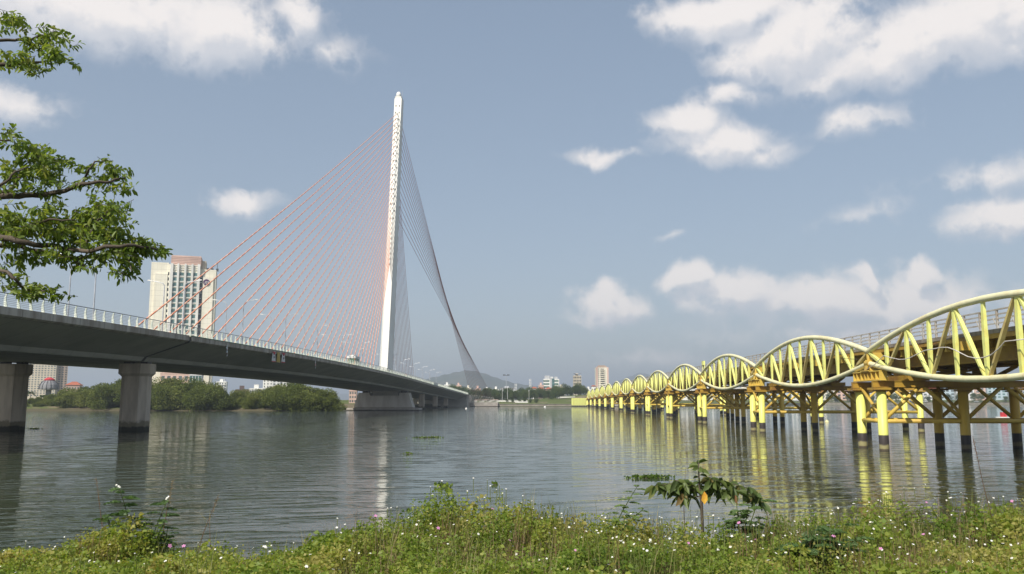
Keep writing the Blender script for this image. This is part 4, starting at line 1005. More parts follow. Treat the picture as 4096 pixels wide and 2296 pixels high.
for i in range(20):
    px = 1884+i*5.6; Y = 588+i*.3; X = at(px, HY, Y).x; z = float(land(np.array([[X]]), np.array([[Y]]))[0, 0])
    r = thing('promenade_post', 'white promenade post under the back stays, %s from the left' % ordn(i), 'post', (X, Y, z-.1), 0, 'white posts along the promenade')
    q = MB(); q.box(-.18,.18,-.18,.18,0,2.0); q.obj('shaft', M['w_white'], r); q = MB(); q.vprism([(-.34,-.34),(.34,-.34),(.34,.34),(-.34,.34)], 2.0, 2.35, .5); q.obj('cap', M['w_pink'], r)
for px0, px1, Y, z1, lab in ((1990,2110,606,.9,'long low white wall on the centre far bank promenade'), (2060,2112,598,.8,'short low pale wall nearer the water on the centre far bank'), (2225,2300,640,.8,'low white wall on the lawn left of the yellow abutment')):
    a = at(px0, HY, Y).x; c = at(px1, HY, Y).x; z = float(land(np.array([[(a+c)/2]]), np.array([[float(Y)]]))[0, 0])
    q = MB(); q.box(a, c, Y, Y+.5, z-1, z+z1); q.box(a-.1, c+.1, Y-.1, Y+.6, z+z1, z+z1+.15); tag(q.obj('low_wall', M['w_white']), lab, 'wall')
for k, (px, Y, h) in enumerate(((2009,600,9),(2030,602,9.5),(1750,640,11),(2116,600,8))):
    X = at(px, HY, Y).x; z = float(land(np.array([[X]]), np.array([[float(Y)]]))[0, 0])
    r = thing('promenade_lamp', ['white lamp post left of the floodlight mast near the water','white lamp post right of the floodlight mast near the water','white lamp post beyond the bridge ramp','white lamp post left of the lawn near the water'][k], 'lamp post', (X, Y, z-.1), 0, 'lamps on the centre far bank')
    q = MB(); q.tube((0,0,0),(0,0,h),.13,.08,6); q.obj('pole', M['white'], r); q = MB(); q.lathe([(.1,h),(.35,h+.15),(.3,h+.45),(.05,h+.6)], 8); q.obj('lamp_globe', M['white'], r)

# ------------------------------------------------------------------ foliage
def unit(a): return a/np.maximum(np.linalg.norm(a, axis=-1, keepdims=True), 1e-9)
def leaf_arr(pos, d, L, W, rg, fold=.15, droop=0.):
    """folded rhombic leaves: (n,4,3) vertices"""
    n = len(pos); d = unit(d); rnd = rg.normal(size=(n, 3)); rnd[:, 2] *= .6
    side = unit(np.cross(d, rnd)); nor = unit(np.cross(side, d)); nor *= np.sign(nor[:, 2:3]+1e-6)
    L = np.asarray(L).reshape(-1, 1); W = np.asarray(W).reshape(-1, 1)
    mid = pos+d*L*.45+nor*W*fold; tip = pos+d*L; tip[:, 2] -= (L*droop)[:, 0]
    return np.stack([pos, mid+side*W*.5, tip, mid-side*W*.5], 1)
def leaf_mesh(name, arr, m_, rnd):
    n = len(arr); f = np.arange(n*4).reshape(n, 4)
    return quick(name, arr.reshape(-1, 3), f, m_, np.repeat(rnd, 4))
def leaf6_mesh(name, pos, d, L, W, rg, m_, rnd, fold=.18, droop=.15):
    """larger leaves: two curved halves on a midrib"""
    n = len(pos); d = unit(d); rv = rg.normal(size=(n, 3)); rv[:, 2] *= .5
    side = unit(np.cross(d, rv)); nor = unit(np.cross(side, d)); nor *= np.sign(nor[:, 2:3]+1e-6)
    L = np.asarray(L).reshape(-1, 1); W = np.asarray(W).reshape(-1, 1); g = np.array([[0, 0, -1.]])
    a = pos+d*L*.28+nor*W*fold*.8+g*L*droop*.08; b = pos+d*L*.68+nor*W*fold+g*L*droop*.45; tip = pos+d*L+g*L*droop; mid = pos+d*L*.5+g*L*droop*.2
    V = np.stack([pos, a+side*W*.36, b+side*W*.46, tip, b-side*W*.46, a-side*W*.36], 1)
    base = np.arange(n)[:, None]*6; F = np.concatenate([base+np.array([[0, 1, 2, 3]]), base+np.array([[0, 3, 4, 5]])])
    return quick(name, V.reshape(-1, 3), F, m_, np.repeat(rnd, 6))
M['mangrove'] = foliage('mangrove_leaves', [(0,(.045,.062,.018)),(.4,(.105,.135,.034)),(.75,(.165,.19,.05)),(1,(.22,.23,.075))], trans=.25, rough=.8, spec=.08)
M['parktree'] = foliage('park_tree_leaves', [(0,(.03,.05,.02)),(.45,(.065,.10,.034)),(.8,(.11,.145,.045)),(1,(.16,.17,.06))], trans=.25, rough=.8, spec=.08)
M['drytree'] = foliage('brownish_leaves', [(0,(.04,.036,.02)),(.5,(.08,.07,.035)),(1,(.12,.11,.05))], trans=.2, rough=.8, spec=.08)
M['bark'] = mat('bark', (.12,.095,.07), (.07,.055,.04), 3, .9, .5, obj=True)
def crown(name, seed, n, m_, lobes=9, leaf=.42, low=.0, wide=1.0):
    """unit-ish crown about 10 m wide and 8.5 m tall made of uneven lobes of leaf clumps"""
    rg = np.random.default_rng(seed); P = []; rad = []; cs = []
    for k in range(lobes):
        a = rg.uniform(0, 6.28); rr_ = rg.uniform(0, 3.3)*wide; z = low+rg.uniform(1.4, 6.2)*(1-.05*rr_); c = np.array([rr_*math.cos(a), rr_*math.sin(a), z]); r_ = rg.uniform(1.3, 2.5)
        cs.append(c); rad.append(r_)
    per = n//lobes; tone = []
    for c, r_ in zip(cs, rad):
        v = unit(rg.normal(size=(per, 3))); q_ = r_*rg.uniform(.55, 1.05, (per, 1))**.6
        clump = 1+.22*np.sin(v[:, :1]*7+c[0])*np.sin(v[:, 1:2]*6+c[1])*np.sin(v[:, 2:]*7)
        P.append(c+v*q_*clump*np.array([1, 1, .85])); tone.append(rg.normal(.5, .14)+rg.normal(0, .14, per))
    P = np.concatenate(P); tone = np.clip(np.concatenate(tone), 0, 1); keep = P[:, 2] > .05; P = P[keep]; tone = tone[keep]
    d = unit(P-np.array([0, 0, 3.0]))+rg.normal(size=P.shape)*.7
    arr = leaf_arr(P, d, rg.uniform(.7, 1.3, len(P))*leaf, rg.uniform(.7, 1.3, len(P))*leaf*.62, rg, droop=.15)
    return leaf_mesh(name, arr, m_, tone)
def trunk_me(seed, h=4.5, r_=.22, nb=6):
    rg = random.Random(seed); q = MB(); q.path([(0,0,-.4),(.1,0,h*.4),(rg.uniform(-.3,.3),rg.uniform(-.3,.3),h)], [r_,r_*.8,r_*.5], 7)
    for k in range(nb):
        a = rg.uniform(0, 6.28); z = rg.uniform(.35, .9)*h; l = rg.uniform(1.5, 2.8); q.path([(0,0,z),(math.cos(a)*l*.5,math.sin(a)*l*.5,z+.5*l),(math.cos(a)*l,math.sin(a)*l,z+.9*l)], [r_*.45,r_*.3,r_*.12], 5)
    return q.mesh('trunk', M['bark'], True)
mang = [crown('crown', 20+i, 9000, M['mangrove'], 19, .36, low=-.9, wide=1.25) for i in range(5)]; mtr = [trunk_me(i, 3.5) for i in range(3)]
sky_px = [100,180,260,330,420,520,650,780,860,930,1010,1080,1150,1230,1290,1345]; sky_py = [1592,1585,1563,1542,1526,1517,1514,1522,1540,1556,1560,1546,1532,1540,1556,1588]
rr = random.Random(3); recs = []
for row, (Y0, n) in enumerate(((346, 32), (358, 27))):
    for k in range(n):
        px = 85+(1330-85)*(k+rr.uniform(.1,.9))/n; Y = Y0+rr.uniform(-3, 5); top = np.interp(px, sky_px, sky_py)
        H = top_z(top, Y)*(rr.uniform(.62, .9) if row == 0 else rr.uniform(.92, 1.06)); recs.append((px, Y, H))
recs.sort()
for i, (px, Y, H) in enumerate(recs):
    p = at(px, HY, Y); z = max(.1, float(land(np.array([[p.x]]), np.array([[Y]]))[0, 0]))
    r = thing('mangrove_tree', 'dense green mangrove on the left far bank, %s from the left' % ordn(i) , 'tree', (p.x, Y, z-.15), rr.uniform(0, 6.28), 'mangroves along the left far bank')
    sz = (H-z)/6.2; sw = sz*rr.uniform(.95, 1.25) if H > 6 else sz*1.3
    c_ = link('crown', rr.choice(mang), r); c_.scale = (sw, sw, sz); t_ = link('trunk', rr.choice(mtr), r); t_.scale = (sz, sz, sz)
# palms
M['palm'] = foliage('palm_fronds', [(0,(.03,.05,.02)),(.5,(.06,.09,.03)),(1,(.11,.13,.05))], trans=.2, rough=.8, spec=.08)
def palm_parts(seed):
    rg = np.random.default_rng(seed); A = []
    for k in range(18):
        a = rg.uniform(0, 6.28); el_ = rg.uniform(-.3, 1.1); t = np.linspace(.08, 1, 16); L = rg.uniform(2.6, 3.4)
        x = t*L*math.cos(el_*.8); z = t*L*math.sin(el_)-1.5*t*t*L*.42
        c = np.stack([x*math.cos(a), x*math.sin(a), z], -1); side = np.array([-math.sin(a), math.cos(a), 0.])
        for sg in (-1, 1):
            d = side*sg*.8+np.array([math.cos(a), math.sin(a), 0])*.55+np.array([0, 0, -.35]); A.append(leaf_arr(c, np.repeat(d[None], 16, 0), .75*(1.1-.6*t), np.full(16, .16), rg))
    A = np.concatenate(A); return leaf_mesh('fronds', A, M['palm'], np.clip(rg.normal(.5, .2, len(A)), 0, 1))
palmc = [palm_parts(70+i) for i in range(3)]; q = MB(); q.path([(0,0,-.4),(.12,0,.35),(.05,.05,1)], [.2,.15,.12], 8); ptr = q.mesh('trunk', M['bark'], True)
PALMS = [(333,1541,385,'tall palm standing above the mangroves left of the second bridge column'),(262,1558,380,'palm right of the dome pavilion'),(120,1560,372,'palm just right of the left bridge column'),(165,1575,368,'short palm in front of the dome pavilion'),
         (2140,1566,612,'palm on the promenade left of the lawn, nearest the water'),(2060,1572,618,'palm on the centre bank below the grey mast'),(1975,1574,615,'palm on the centre bank below the white house'),(2105,1570,640,'palm behind the low white wall on the centre bank'),(1935,1573,620,'palm at the right foot of the back stays')]
for px, py, Y, lab in PALMS:
    p = at(px, HY, Y); z = max(.2, float(land(np.array([[p.x]]), np.array([[float(Y)]]))[0, 0])); h = max(3.0, top_z(py, Y)-z-1.2)
    r = thing('palm_tree', lab, 'palm tree', (p.x, Y, z-.1), rr.uniform(0, 6), 'palms on the far banks'); t_ = link('trunk', ptr, r); t_.scale = (1, 1, h); link('fronds', rr.choice(palmc), r, (.05, .05, h))
# trees of the centre and right far banks
park = [crown('crown', 40+i, 3600, M['parktree'], 11, .40, low=.6) for i in range(4)]; dry = [crown('crown', 50, 1800, M['drytree'], 9, .45)]
recs = []
for px, py, Y in ((2216,1549,655),(2238,1545,660),(2262,1541,668),(2285,1548,662),(2303,1541,665),(2322,1536,668),(2335,1546,664),(2270,1552,690),(2312,1550,692),(2345,1558,690)): recs.append((px, py, Y, 0))
for k in range(50): recs.append((1880+k*7.6+rr.uniform(-4, 4), 1561+rr.uniform(-7, 10), rr.uniform(612, 690), 1 if k < 12 and k % 2 else 0))
for k in range(14): recs.append((1770+k*9+rr.uniform(-4, 4), 1548+k*1.0+rr.uniform(-5, 5), rr.uniform(690, 740), 0))
for k in range(46): recs.append((2700+k*33+rr.uniform(-12, 12), 1581+rr.uniform(-8, 6), rr.uniform(786, 806), 0))
for k in range(6): recs.append((2030+k*22+rr.uniform(-6, 6), 1594+rr.uniform(-4, 3), rr.uniform(596, 604), 0))
recs.sort(); cnt = {}
for i, (px, py, Y, kd) in enumerate(recs):
    p = at(px, HY, Y); z = max(.3, float(land(np.array([[p.x]]), np.array([[float(Y)]]))[0, 0])); H = max(2.2, top_z(py, Y)-z); sz = H/7.9
    if px > 2690: lab, grp = 'small dark tree along the right far quay, %s from the left', 'trees along the right far quay'
    elif kd: lab, grp = 'brownish tree at the foot of the right back stays, %s from the left', 'brownish trees by the back stays'
    elif px > 2205 and H > 8: lab, grp = 'tall dark tree above the lawn near the yellow bridge, %s from the left', 'tall trees above the lawn'
    elif px < 1862 and Y > 689: lab, grp = 'tree behind the far ramp of the cable bridge, %s from the left', 'trees behind the ramp'
    elif H < 4: lab, grp = 'low bush by the water on the centre far bank, %s from the left', 'bushes on the centre far bank'
    else: lab, grp = 'green park tree in the belt along the centre far bank, %s from the left', 'park trees on the centre far bank'
    cnt[grp] = cnt.get(grp, -1)+1; lab = lab % ordn(cnt[grp])
    r = thing('bush' if H < 4 and px < 2690 else 'park_tree', lab, 'bush' if H < 4 and px < 2690 else 'tree', (p.x, Y, z-.1), rr.uniform(0, 6.28), grp)
    c_ = link('crown', dry[0] if kd else rr.choice(park), r); c_.scale = (sz*rr.uniform(.9,1.25), sz, sz*1.15); t_ = link('trunk', rr.choice(mtr), r); t_.scale = (sz, sz, sz)

# ------------------------------------------------------------------ near tree reaching in from the left
M['leaf'] = foliage('tree_leaves', [(0,(.06,.10,.018)),(.4,(.12,.185,.03)),(.75,(.20,.26,.045)),(1,(.32,.33,.07))], rough=.42, trans=.42)
TX, TY = -11.3, 13.6; tb = float(bank_z(np.array([TX]), np.array([TY]))[0])
NTree = thing('shade_tree', 'broadleaf tree reaching in from the left with spreading leafy branches', 'tree', (TX, TY, tb-.1))
rg = np.random.default_rng(5); org = Vector((TX, TY, tb-.1))
q = MB(); q.path([(0,0,-.6),(.1,0,1.5),(-.1,.1,4),(.15,0,7),(.1,.1,10)], [.34,.27,.22,.16,.08], 12); q.obj('trunk', M['bark'], NTree, smooth=True)
def lp(px, py, Y): return at(px, py, Y)-org
tz = lambda z: Vector((.05, 0, z-org.z))
BR_ = [([tz(5.6), (-250,880), (0,790), (130,782), (240,768), (330,735), (420,728), (500,712)], 13.2, .06), ([tz(5.2), (-300,1010), (0,955), (110,975), (220,985), (330,1005), (450,985), (560,985), (630,1000)], 12.8, .06),
       ([tz(4.9), (-300,1060), (0,985), (90,990), (190,1010), (300,1030), (400,1020), (500,1050)], 13.4, .045), ([tz(4.6), (-250,1120), (0,1085), (60,1120), (110,1160), (180,1165)], 12.6, .035),
       ([tz(7.6), (-200,300), (0,262), (80,258), (150,250), (240,230)], 13.0, .04), ([tz(7.4), (-200,260), (0,165), (100,160), (180,140), (215,130)], 13.6, .035), ([tz(6.3), (-200,640), (0,770), (90,700), (150,660), (220,640), (290,650)], 13.8, .04),
       ([tz(6.0), (-200,560), (0,565), (60,548)], 13.0, .025), ([tz(5.3), (-150,820), (0,745), (60,690), (110,670)], 12.7, .03), ([(330,735), (350,690), (380,650), (430,640)], 13.2, .018), ([(330,1005), (380,900), (430,850), (470,830)], 12.8, .02),
       ([(0,955), (120,900), (200,880), (300,880)], 12.8, .03), ([(450,985), (510,1030), (525,1085)], 12.8, .015), ([(220,985), (290,1040), (340,1065)], 13.2, .018)]
q = MB()
for pts, Y, r_ in BR_:
    w = []; n = len(pts)
    for j, p_ in enumerate(pts):
        w.append(p_ if isinstance(p_, Vector) else lp(p_[0], p_[1], Y+.25*math.sin(j*1.7+Y*3)))
    e = [w[0]*2-w[1]]+w+[w[-1]*2-w[-2]]; sm = []                          # Catmull-Rom smoothing
    for j in range(1, len(e)-2):
        for k in range(4):
            t = k/4; a_, b_, c_, d_ = e[j-1:j+3]
            sm.append(((b_*2)+(c_-a_)*t+(a_*2-b_*5+c_*4-d_)*t*t+(b_*3-a_-c_*3+d_)*t**3)*.5+Vector((0, .012*math.sin(len(sm)*2.1), .014*math.sin(len(sm)*1.7+Y))))
    sm.append(w[-1]); n = len(sm)
    q.path(sm, [r_*(1-.82*j/(n-1))+.005 for j in range(n)], 6)
CL = [(60,95,50,48,70),(35,75,40,40,50),(150,150,75,30,90),(215,140,30,25,40),(95,180,50,22,40),(85,242,75,28,80),(200,215,55,24,70),(250,232,22,18,26),(125,285,45,24,50),(20,260,40,25,30),
      (35,550,42,24,50),(70,560,20,20,20),(150,600,70,22,60),(140,645,95,40,150),(85,690,70,35,80),(200,715,60,42,110),(215,640,40,22,40),(60,640,30,25,20),(300,660,55,26,26),(345,690,35,26,22),(320,740,60,24,34),(400,735,40,22,26),(365,760,24,22,22),(440,690,45,24,70),(478,690,25,20,36),(492,752,22,24,34),(210,780,28,16,26),(20,700,50,30,30),(110,745,80,26,60),
      (55,880,75,48,150),(150,872,60,34,90),(200,850,32,22,40),(270,890,80,40,160),(330,870,50,28,70),(420,828,50,30,70),(395,850,60,28,60),(470,830,40,26,50),(450,880,40,32,50),(380,920,95,50,240),(250,945,110,45,230),(120,930,90,40,150),(30,930,60,40,90),(470,950,60,42,120),(540,985,60,36,130),(600,985,36,26,60),(625,1005,26,22,44),(515,1035,50,36,80),(512,1085,24,30,44),(400,1000,70,30,110),(320,1045,60,24,70),(335,1078,20,14,16),(165,1015,55,22,60),(55,1025,55,22,50),(230,1010,50,22,50),
      (30,1085,40,24,40),(70,1110,24,20,20),(120,1160,60,24,80),(180,1160,42,22,60),(212,1155,18,16,20),(15,1140,18,18,14),(95,1180,25,18,26)]
P, D, T = [], [], []; q2 = MB()
for (cx, cy, rx, ry, n) in CL:
    c = np.array(lp(cx, cy, 13.1+rg.uniform(-.5, .5))); k = 13.1/FPX; m_ = int(n*1.5)
    nt = max(2, m_//9)                                                   # twigs, each carrying a spray of leaves
    for j in range(nt):
        v = rg.normal(size=3)*.55; tipc = c+np.array([v[0]*rx*k, v[1]*.28, v[2]*ry*k]); dd = unit(np.array([rg.normal()*.8+.25, rg.normal()*.6, rg.normal()*.35+.05])); l = rg.uniform(.10, .22)
        q2.tube(tuple(tipc-dd*l), tuple(tipc+dd*l*.6), .004, .002, 4, False)
        tone = rg.normal(.5+.10*v[2], .13)
        for t in np.linspace(-.8, .7, 9):
            a = rg.uniform(0, 6.28); o_ = unit(np.cross(dd, rg.normal(size=3))); P.append(tipc+dd*l*t); D.append(o_*.9+dd*.55+np.array([0,0,-.25])); T.append(np.clip(tone+rg.normal(0, .09), 0, 1))
# the rest of the crown, above and left of the picture
for _ in range(150):
    a = rg.uniform(0, 6.28); rr_ = rg.uniform(.8, 3.4); c = np.array([rr_*math.cos(a)-.6, rr_*math.sin(a), rg.uniform(5.4, 10.5)])
    if c[0]+TX > -9.6: c[0] = -9.7-TX-rg.uniform(0, 1)
    for t in range(40):
        q_ = c+rg.normal(size=3)*np.array([.4,.4,.22])
        if q_[0]+TX > -.64*(q_[1]+TY)-.3: continue                       # the crown is open towards the river
        P.append(q_); D.append(rg.normal(size=3)+np.array([0,0,-.2])); T.append(np.clip(rg.normal(.45,.15),0,1))
q.v += []; q.obj('branches', M['bark'], NTree, smooth=True); tag(q2.obj('twigs', M['bark'], NTree), kind='stuff')
P, D, T = np.array(P), np.array(D), np.array(T); n = len(P)
link('crown', leaf6_mesh('crown', P, D, rg.uniform(.075,.135,n), rg.uniform(.036,.06,n), rg, M['leaf'], T, .2, .2), NTree)

# ------------------------------------------------------------------ bank vegetation
M['weed'] = foliage('weed_leaves', [(0,(.045,.085,.014)),(.3,(.105,.17,.024)),(.62,(.18,.25,.038)),(.85,(.26,.30,.055)),(1,(.34,.31,.09))], rough=.5, trans=.4)
M['grassm'] = foliage('grass_blades', [(0,(.07,.10,.02)),(.35,(.13,.16,.04)),(.7,(.22,.22,.075)),(1,(.34,.29,.15))], rough=.5, trans=.4)
M['straw'] = foliage('dry_stems', [(0,(.14,.075,.04)),(.5,(.22,.15,.08)),(1,(.34,.27,.16))], trans=.25)
M['petal'] = mat('white_petals', (.80,.79,.74), (.72,.70,.62), 20, .6); M['pinkpetal'] = mat('pink_petals', (.60,.25,.45), (.5,.2,.4), 20, .6)
# height of the growth along the bank (metres above soil), taller in clumps
def veg_h(X, Y):
    h = .30+.13*np.sin(X*1.7+.6)*np.sin(Y*1.1+X*.4)+.10*np.sin(X*.63+2.2)+.07*np.sin(X*3.3+Y*2)
    h += .50*np.exp(-((X+5.0)/.42)**2-((Y-11.2)/.9)**2)+.16*np.exp(-((X-.0)/1.0)**2-((Y-11)/1.)**2)+.22*np.exp(-((X+1.0)/.8)**2-((Y-11.2)/1.)**2)+.28*np.exp(-((X-4.9)/1.7)**2-((Y-11.4)/1.2)**2)+.15*np.exp(-((X-7.2)/1.2)**2-((Y-11.2)/1.2)**2)
    h += .12*np.exp(-((X+.2)/.5)**2-((Y-9.8)/.7)**2)
    h *= np.interp(X, [-14,-6,-3.9,-2.6,0,3,14], [.6,.85,1.05,1.05,1.2,1.4,1.55])
    return np.clip(h, .10, 1.1)
def cam_fade(Y): return Y
rg = np.random.default_rng(9)
def scatter(n, x0=-9.5, x1=9.5, y0=5.5, y1=14.2):
    X = rg.uniform(x0, x1, n); Y = rg.uniform(y0, y1, n); return X, Y
# leafy weeds: overlapping domes of small leaves
nc = 1500; cx, cy = scatter(nc, -9.5, 9.5, 5.8, 13.2); cx[:26] = rg.normal(-4.95, .28, 26); cy[:26] = rg.normal(11.2, .35, 26); cx[26:52] = rg.normal(-1.0, .3, 26); cy[26:52] = rg.normal(11.2, .3, 26); cr = rg.uniform(.12, .34, nc); ch = veg_h(cx, cy)*rg.uniform(.75, 1.15, nc)*np.where(cy > 12.2, .6, 1)
ctone = np.clip(.50+.20*np.sin(cx*.9+1)*np.sin(cy*1.3)+.10*np.sin(cx*2.7-cy*2.1)+rg.normal(0, .13, nc), .02, .98); csz = rg.choice([.030, .038, .048, .066], nc, p=[.3, .35, .25, .1])
K = 190; ci = np.repeat(np.arange(nc), K); n = len(ci)
a = rg.uniform(0, 6.28, n); u = np.sqrt(rg.uniform(0, 1, n)); t = rg.uniform(.25, 1, n)**.55
X = cx[ci]+cr[ci]*u*np.cos(a); Y = cy[ci]+cr[ci]*u*np.sin(a); Z = bank_z(X, Y)+ch[ci]*t*(1-.45*u*u)+rg.normal(0, .015, n)
D = np.stack([np.cos(a)+rg.normal(0, .6, n), np.sin(a)+rg.normal(0, .6, n), rg.normal(.15, .35, n)], -1); L = csz[ci]*rg.uniform(.65, 1.3, n)
T = np.clip(ctone[ci]+.10*(t-.6)+rg.normal(0, .09, n), 0, 1)
tag(link('weed_cover', leaf_mesh('weed_cover', leaf_arr(np.stack([X, Y, Z], -1), D, L, L*rg.uniform(.5, .8, n), rg, .16, .15), M['weed'], T)), 'low leafy weeds covering the near bank', 'weeds', kind='stuff')
# grass blades: three-piece bent strips
def blades(n, hmin, hmax, w, tone, mt, name, label, X=None, Y=None, zoff=0, bend=.5):
    if X is None: X, Y = scatter(n)
    n = len(X); H = rg.uniform(hmin, hmax, n)*np.clip(veg_h(X, Y)/.35, .5, 1.5)*np.where(Y > 12.4, .6, 1); a = rg.uniform(0, 6.28, n); b_ = rg.uniform(.1, bend, n)*H; Z = bank_z(X, Y)-.02
    sx, sy = -np.sin(a), np.cos(a); V = []
    for t, wf in ((0,1.),(.4,.85),(.75,.55),(1,.06)):
        cx = X+np.cos(a)*b_*t*t; cy = Y+np.sin(a)*b_*t*t; cz = Z+H*t*(1-.12*t)
        V.append(np.stack([cx-sx*w*wf/2, cy-sy*w*wf/2, cz], -1)); V.append(np.stack([cx+sx*w*wf/2, cy+sy*w*wf/2, cz], -1))
    V = np.stack(V, 1); base = np.arange(n)[:, None]*8
    F = np.concatenate([base+np.array([[0,1,3,2]]), base+np.array([[2,3,5,4]]), base+np.array([[4,5,7,6]])])
    tn = np.clip(rg.normal(tone, .18, n)+.12*np.sin(X*1.1+Y), 0, 1)
    tag(link(name, quick(name, V.reshape(-1,3), F, mt, np.repeat(tn, 8))), label, 'grass', kind='stuff')
blades(17000, .14, .46, .008, .5, M['grassm'], 'grass', 'mixed green grass growing through the weeds on the near bank')
ng = 250; cxs = rg.uniform(-9, 9, ng); cys = np.concatenate([rg.uniform(7, 12.4, 150), rg.uniform(10.6, 12.2, 100)]); X = np.repeat(cxs, 18)+rg.normal(0, .06, ng*18); Y = np.repeat(cys, 18)+rg.normal(0, .06, ng*18)
blades(0, .25, .62, .009, .55, M['grassm'], 'tall_grass', 'tufts of taller yellow-green grass on the near bank', X, Y, bend=.45)
cx = np.concatenate([rg.normal(.1,.28,26), rg.normal(3.6,.6,50), rg.normal(5.9,.7,50), rg.normal(-1.2,.4,24), rg.normal(-5,.25,14), rg.uniform(-8,8,30)]); cy = rg.uniform(7.6, 11.2, len(cx))
X = np.repeat(cx, 20)+rg.normal(0,.08,len(cx)*20); Y = np.repeat(cy, 20)+rg.normal(0,.09,len(cx)*20)
blades(0, .22, .60, .006, .5, M['straw'], 'dry_grass', 'dry reddish straw stems in patches on the near bank', X, Y, bend=.35)
# small white daisies
def flowers(n, x0, x1, y0, y1, m_, name, label, size, zadd, stems=True):
    X, Y = rg.uniform(x0, x1, n), rg.uniform(y0, y1, n); keep = rg.uniform(size=n) < np.interp(X, [-9,-4,-1,1,9], [.45,.5,.7,1,1]); X, Y = X[keep], Y[keep]; n = len(X)
    Z = bank_z(X, Y)+veg_h(X, Y)*rg.uniform(.92, 1.1, n)+rg.uniform(*zadd, n); s = rg.uniform(.7, 1.3, n)*size; V = []; tilt = rg.normal(0, .5, (n, 2)); tilt[:, 1] -= .35
    nrm = unit(np.stack([tilt[:,0], tilt[:,1], np.ones(n)], -1)); e1 = unit(np.cross(nrm, np.array([[0,1.,.1]]))); e2 = np.cross(nrm, e1); c = np.stack([X, Y, Z], -1); out = []
    for k in range(5):
        a = 2*math.pi*k/5; d = e1*math.cos(a)+e2*math.sin(a); out.append(np.stack([c, c+(d*.6+np.cross(nrm, d)*.34)*s[:,None], c+d*s[:,None], c+(d*.6-np.cross(nrm, d)*.34)*s[:,None]], 1))
    V = np.concatenate(out); nf = len(V)
    tag(link(name, quick(name, V.reshape(-1,3), np.arange(nf*4).reshape(nf,4), m_)), label, 'flowers', kind='stuff')
    # stalks
    w = .0035; V = np.stack([c+[-w,0,-.18], c+[w,0,-.18], c+[w,0,0], c+[-w,0,0]], 1) if len(c) else None
    tag(link(name+'_stalks', quick(name+'_stalks', V.reshape(-1,3), np.arange(len(V)*4).reshape(-1,4), M['grassm'], np.full(len(V)*4, .35))), 'thin stalks of the small flowers on the near bank', 'stalks', kind='stuff')
flowers(1150, -8.5, 9, 7.5, 12.2, M['petal'], 'white_flowers', 'small white flowers dotted over the bank weeds', .013, (-.03, .07))
flowers(26, -4, 8, 7.5, 11, M['pinkpetal'], 'pink_flowers', 'few small pink flowers among the bank weeds', .02, (0, .05))

# individual plants
def stem_plant(name, label, cat, x, y, h, mt, seed, pinn=False, branches=1, leafL=.09, leafW=.05, n=9, lean=(0, 0), tone=.5, spread=.35, group=None, flower=False):
    rg2 = np.random.default_rng(seed); z = float(bank_z(np.array([x]), np.array([y]))[0]); r = thing(name, label, cat, (x, y, z-.02), 0, group)
    q = MB(); P, D, L, T = [], [], [], []; fl = MB()
    for b_ in range(branches):
        a = rg2.uniform(0, 6.28); sp = spread*rg2.uniform(.3, 1) if branches > 1 else 0; hh = h*rg2.uniform(.7, 1.0) if b_ else h
        tip = np.array([lean[0]+sp*math.cos(a), lean[1]+sp*math.sin(a)*.6, hh]); ts = np.linspace(0, 1, 7); pts = [np.array([tip[0]*t**1.4, tip[1]*t**1.4, hh*t]) for t in ts]
        q.path([tuple(p) for p in pts], [.009*(1-.75*t)+.002 for t in ts], 5)
        for j in range(n):
            t = .25+.75*(j+.5)/n; p = np.array([tip[0]*t**1.4, tip[1]*t**1.4, hh*t]); aa = j*2.4+rg2.uniform(-.4,.4); o_ = np.array([math.cos(aa), math.sin(aa)*.8, .18])
            if pinn:
                Lf = leafL*(1.25-.5*t)*rg2.uniform(.8,1.15)
                for u in np.linspace(.12, 1, 16):
                    c = p+o_*Lf*u+np.array([0,0,-.22*u*u*Lf]); sd = np.array([-o_[1], o_[0], 0])
                    for sg in (-1, 1): P.append(c); D.append(sd*sg+o_*.35); L.append(Lf*.26*(1.1-.75*abs(u-.45))); T.append(np.clip(tone+rg2.normal(0,.08),0,1))
            else: P.append(p); D.append(o_); L.append(leafL*rg2.uniform(.7,1.25)*(1.1-.4*t)); T.append(np.clip(tone+rg2.normal(0,.14),0,1))
        if flower:
            for k in range(3): c = pts[-1]+rg2.normal(size=3)*.02; fl.lathe([(.004,-.016),(.015,-.004),(.016,.006),(.006,.016)], 8, tuple(c))
    q.obj('stem', M['grassm'], r, smooth=True); P, D, L, T = map(np.array, (P, D, L, T))
    link('foliage', leaf_mesh('foliage', leaf_arr(P, D, L, L*.62, rg2, .1, .1), mt, T) if pinn else leaf6_mesh('foliage', P, D, L, L*leafW/leafL, rg2, mt, T), r)
    if flower: fl.obj('seed_heads', M['petal'], r, smooth=True)
    return r
M['mimosa'] = foliage('feathery_leaves', [(0,(.05,.10,.035)),(.5,(.105,.17,.06)),(1,(.18,.25,.08))], trans=.35)
M['broad'] = foliage('broad_leaves', [(0,(.055,.07,.025)),(.45,(.095,.14,.045)),(.8,(.16,.20,.06)),(1,(.24,.14,.07))], rough=.4, trans=.3)
def gx_at(px, Y): return at(px, HY, Y).x*1.0
Yp = 11.3
stem_plant('tall_weed', 'tall weed with feathery leaves and pale seed heads at the left', 'weed', at(578,2000,Yp).x, Yp, 1.2, M['mimosa'], 1, True, 2, .30, n=16, tone=.55, flower=True)
stem_plant('feathery_weed', 'feathery weed leaning left beside the seed-head weed', 'weed', at(490,2060,Yp).x, Yp, 0.82, M['mimosa'], 2, True, 2, .24, n=11, lean=(-.26, 0), tone=.5)
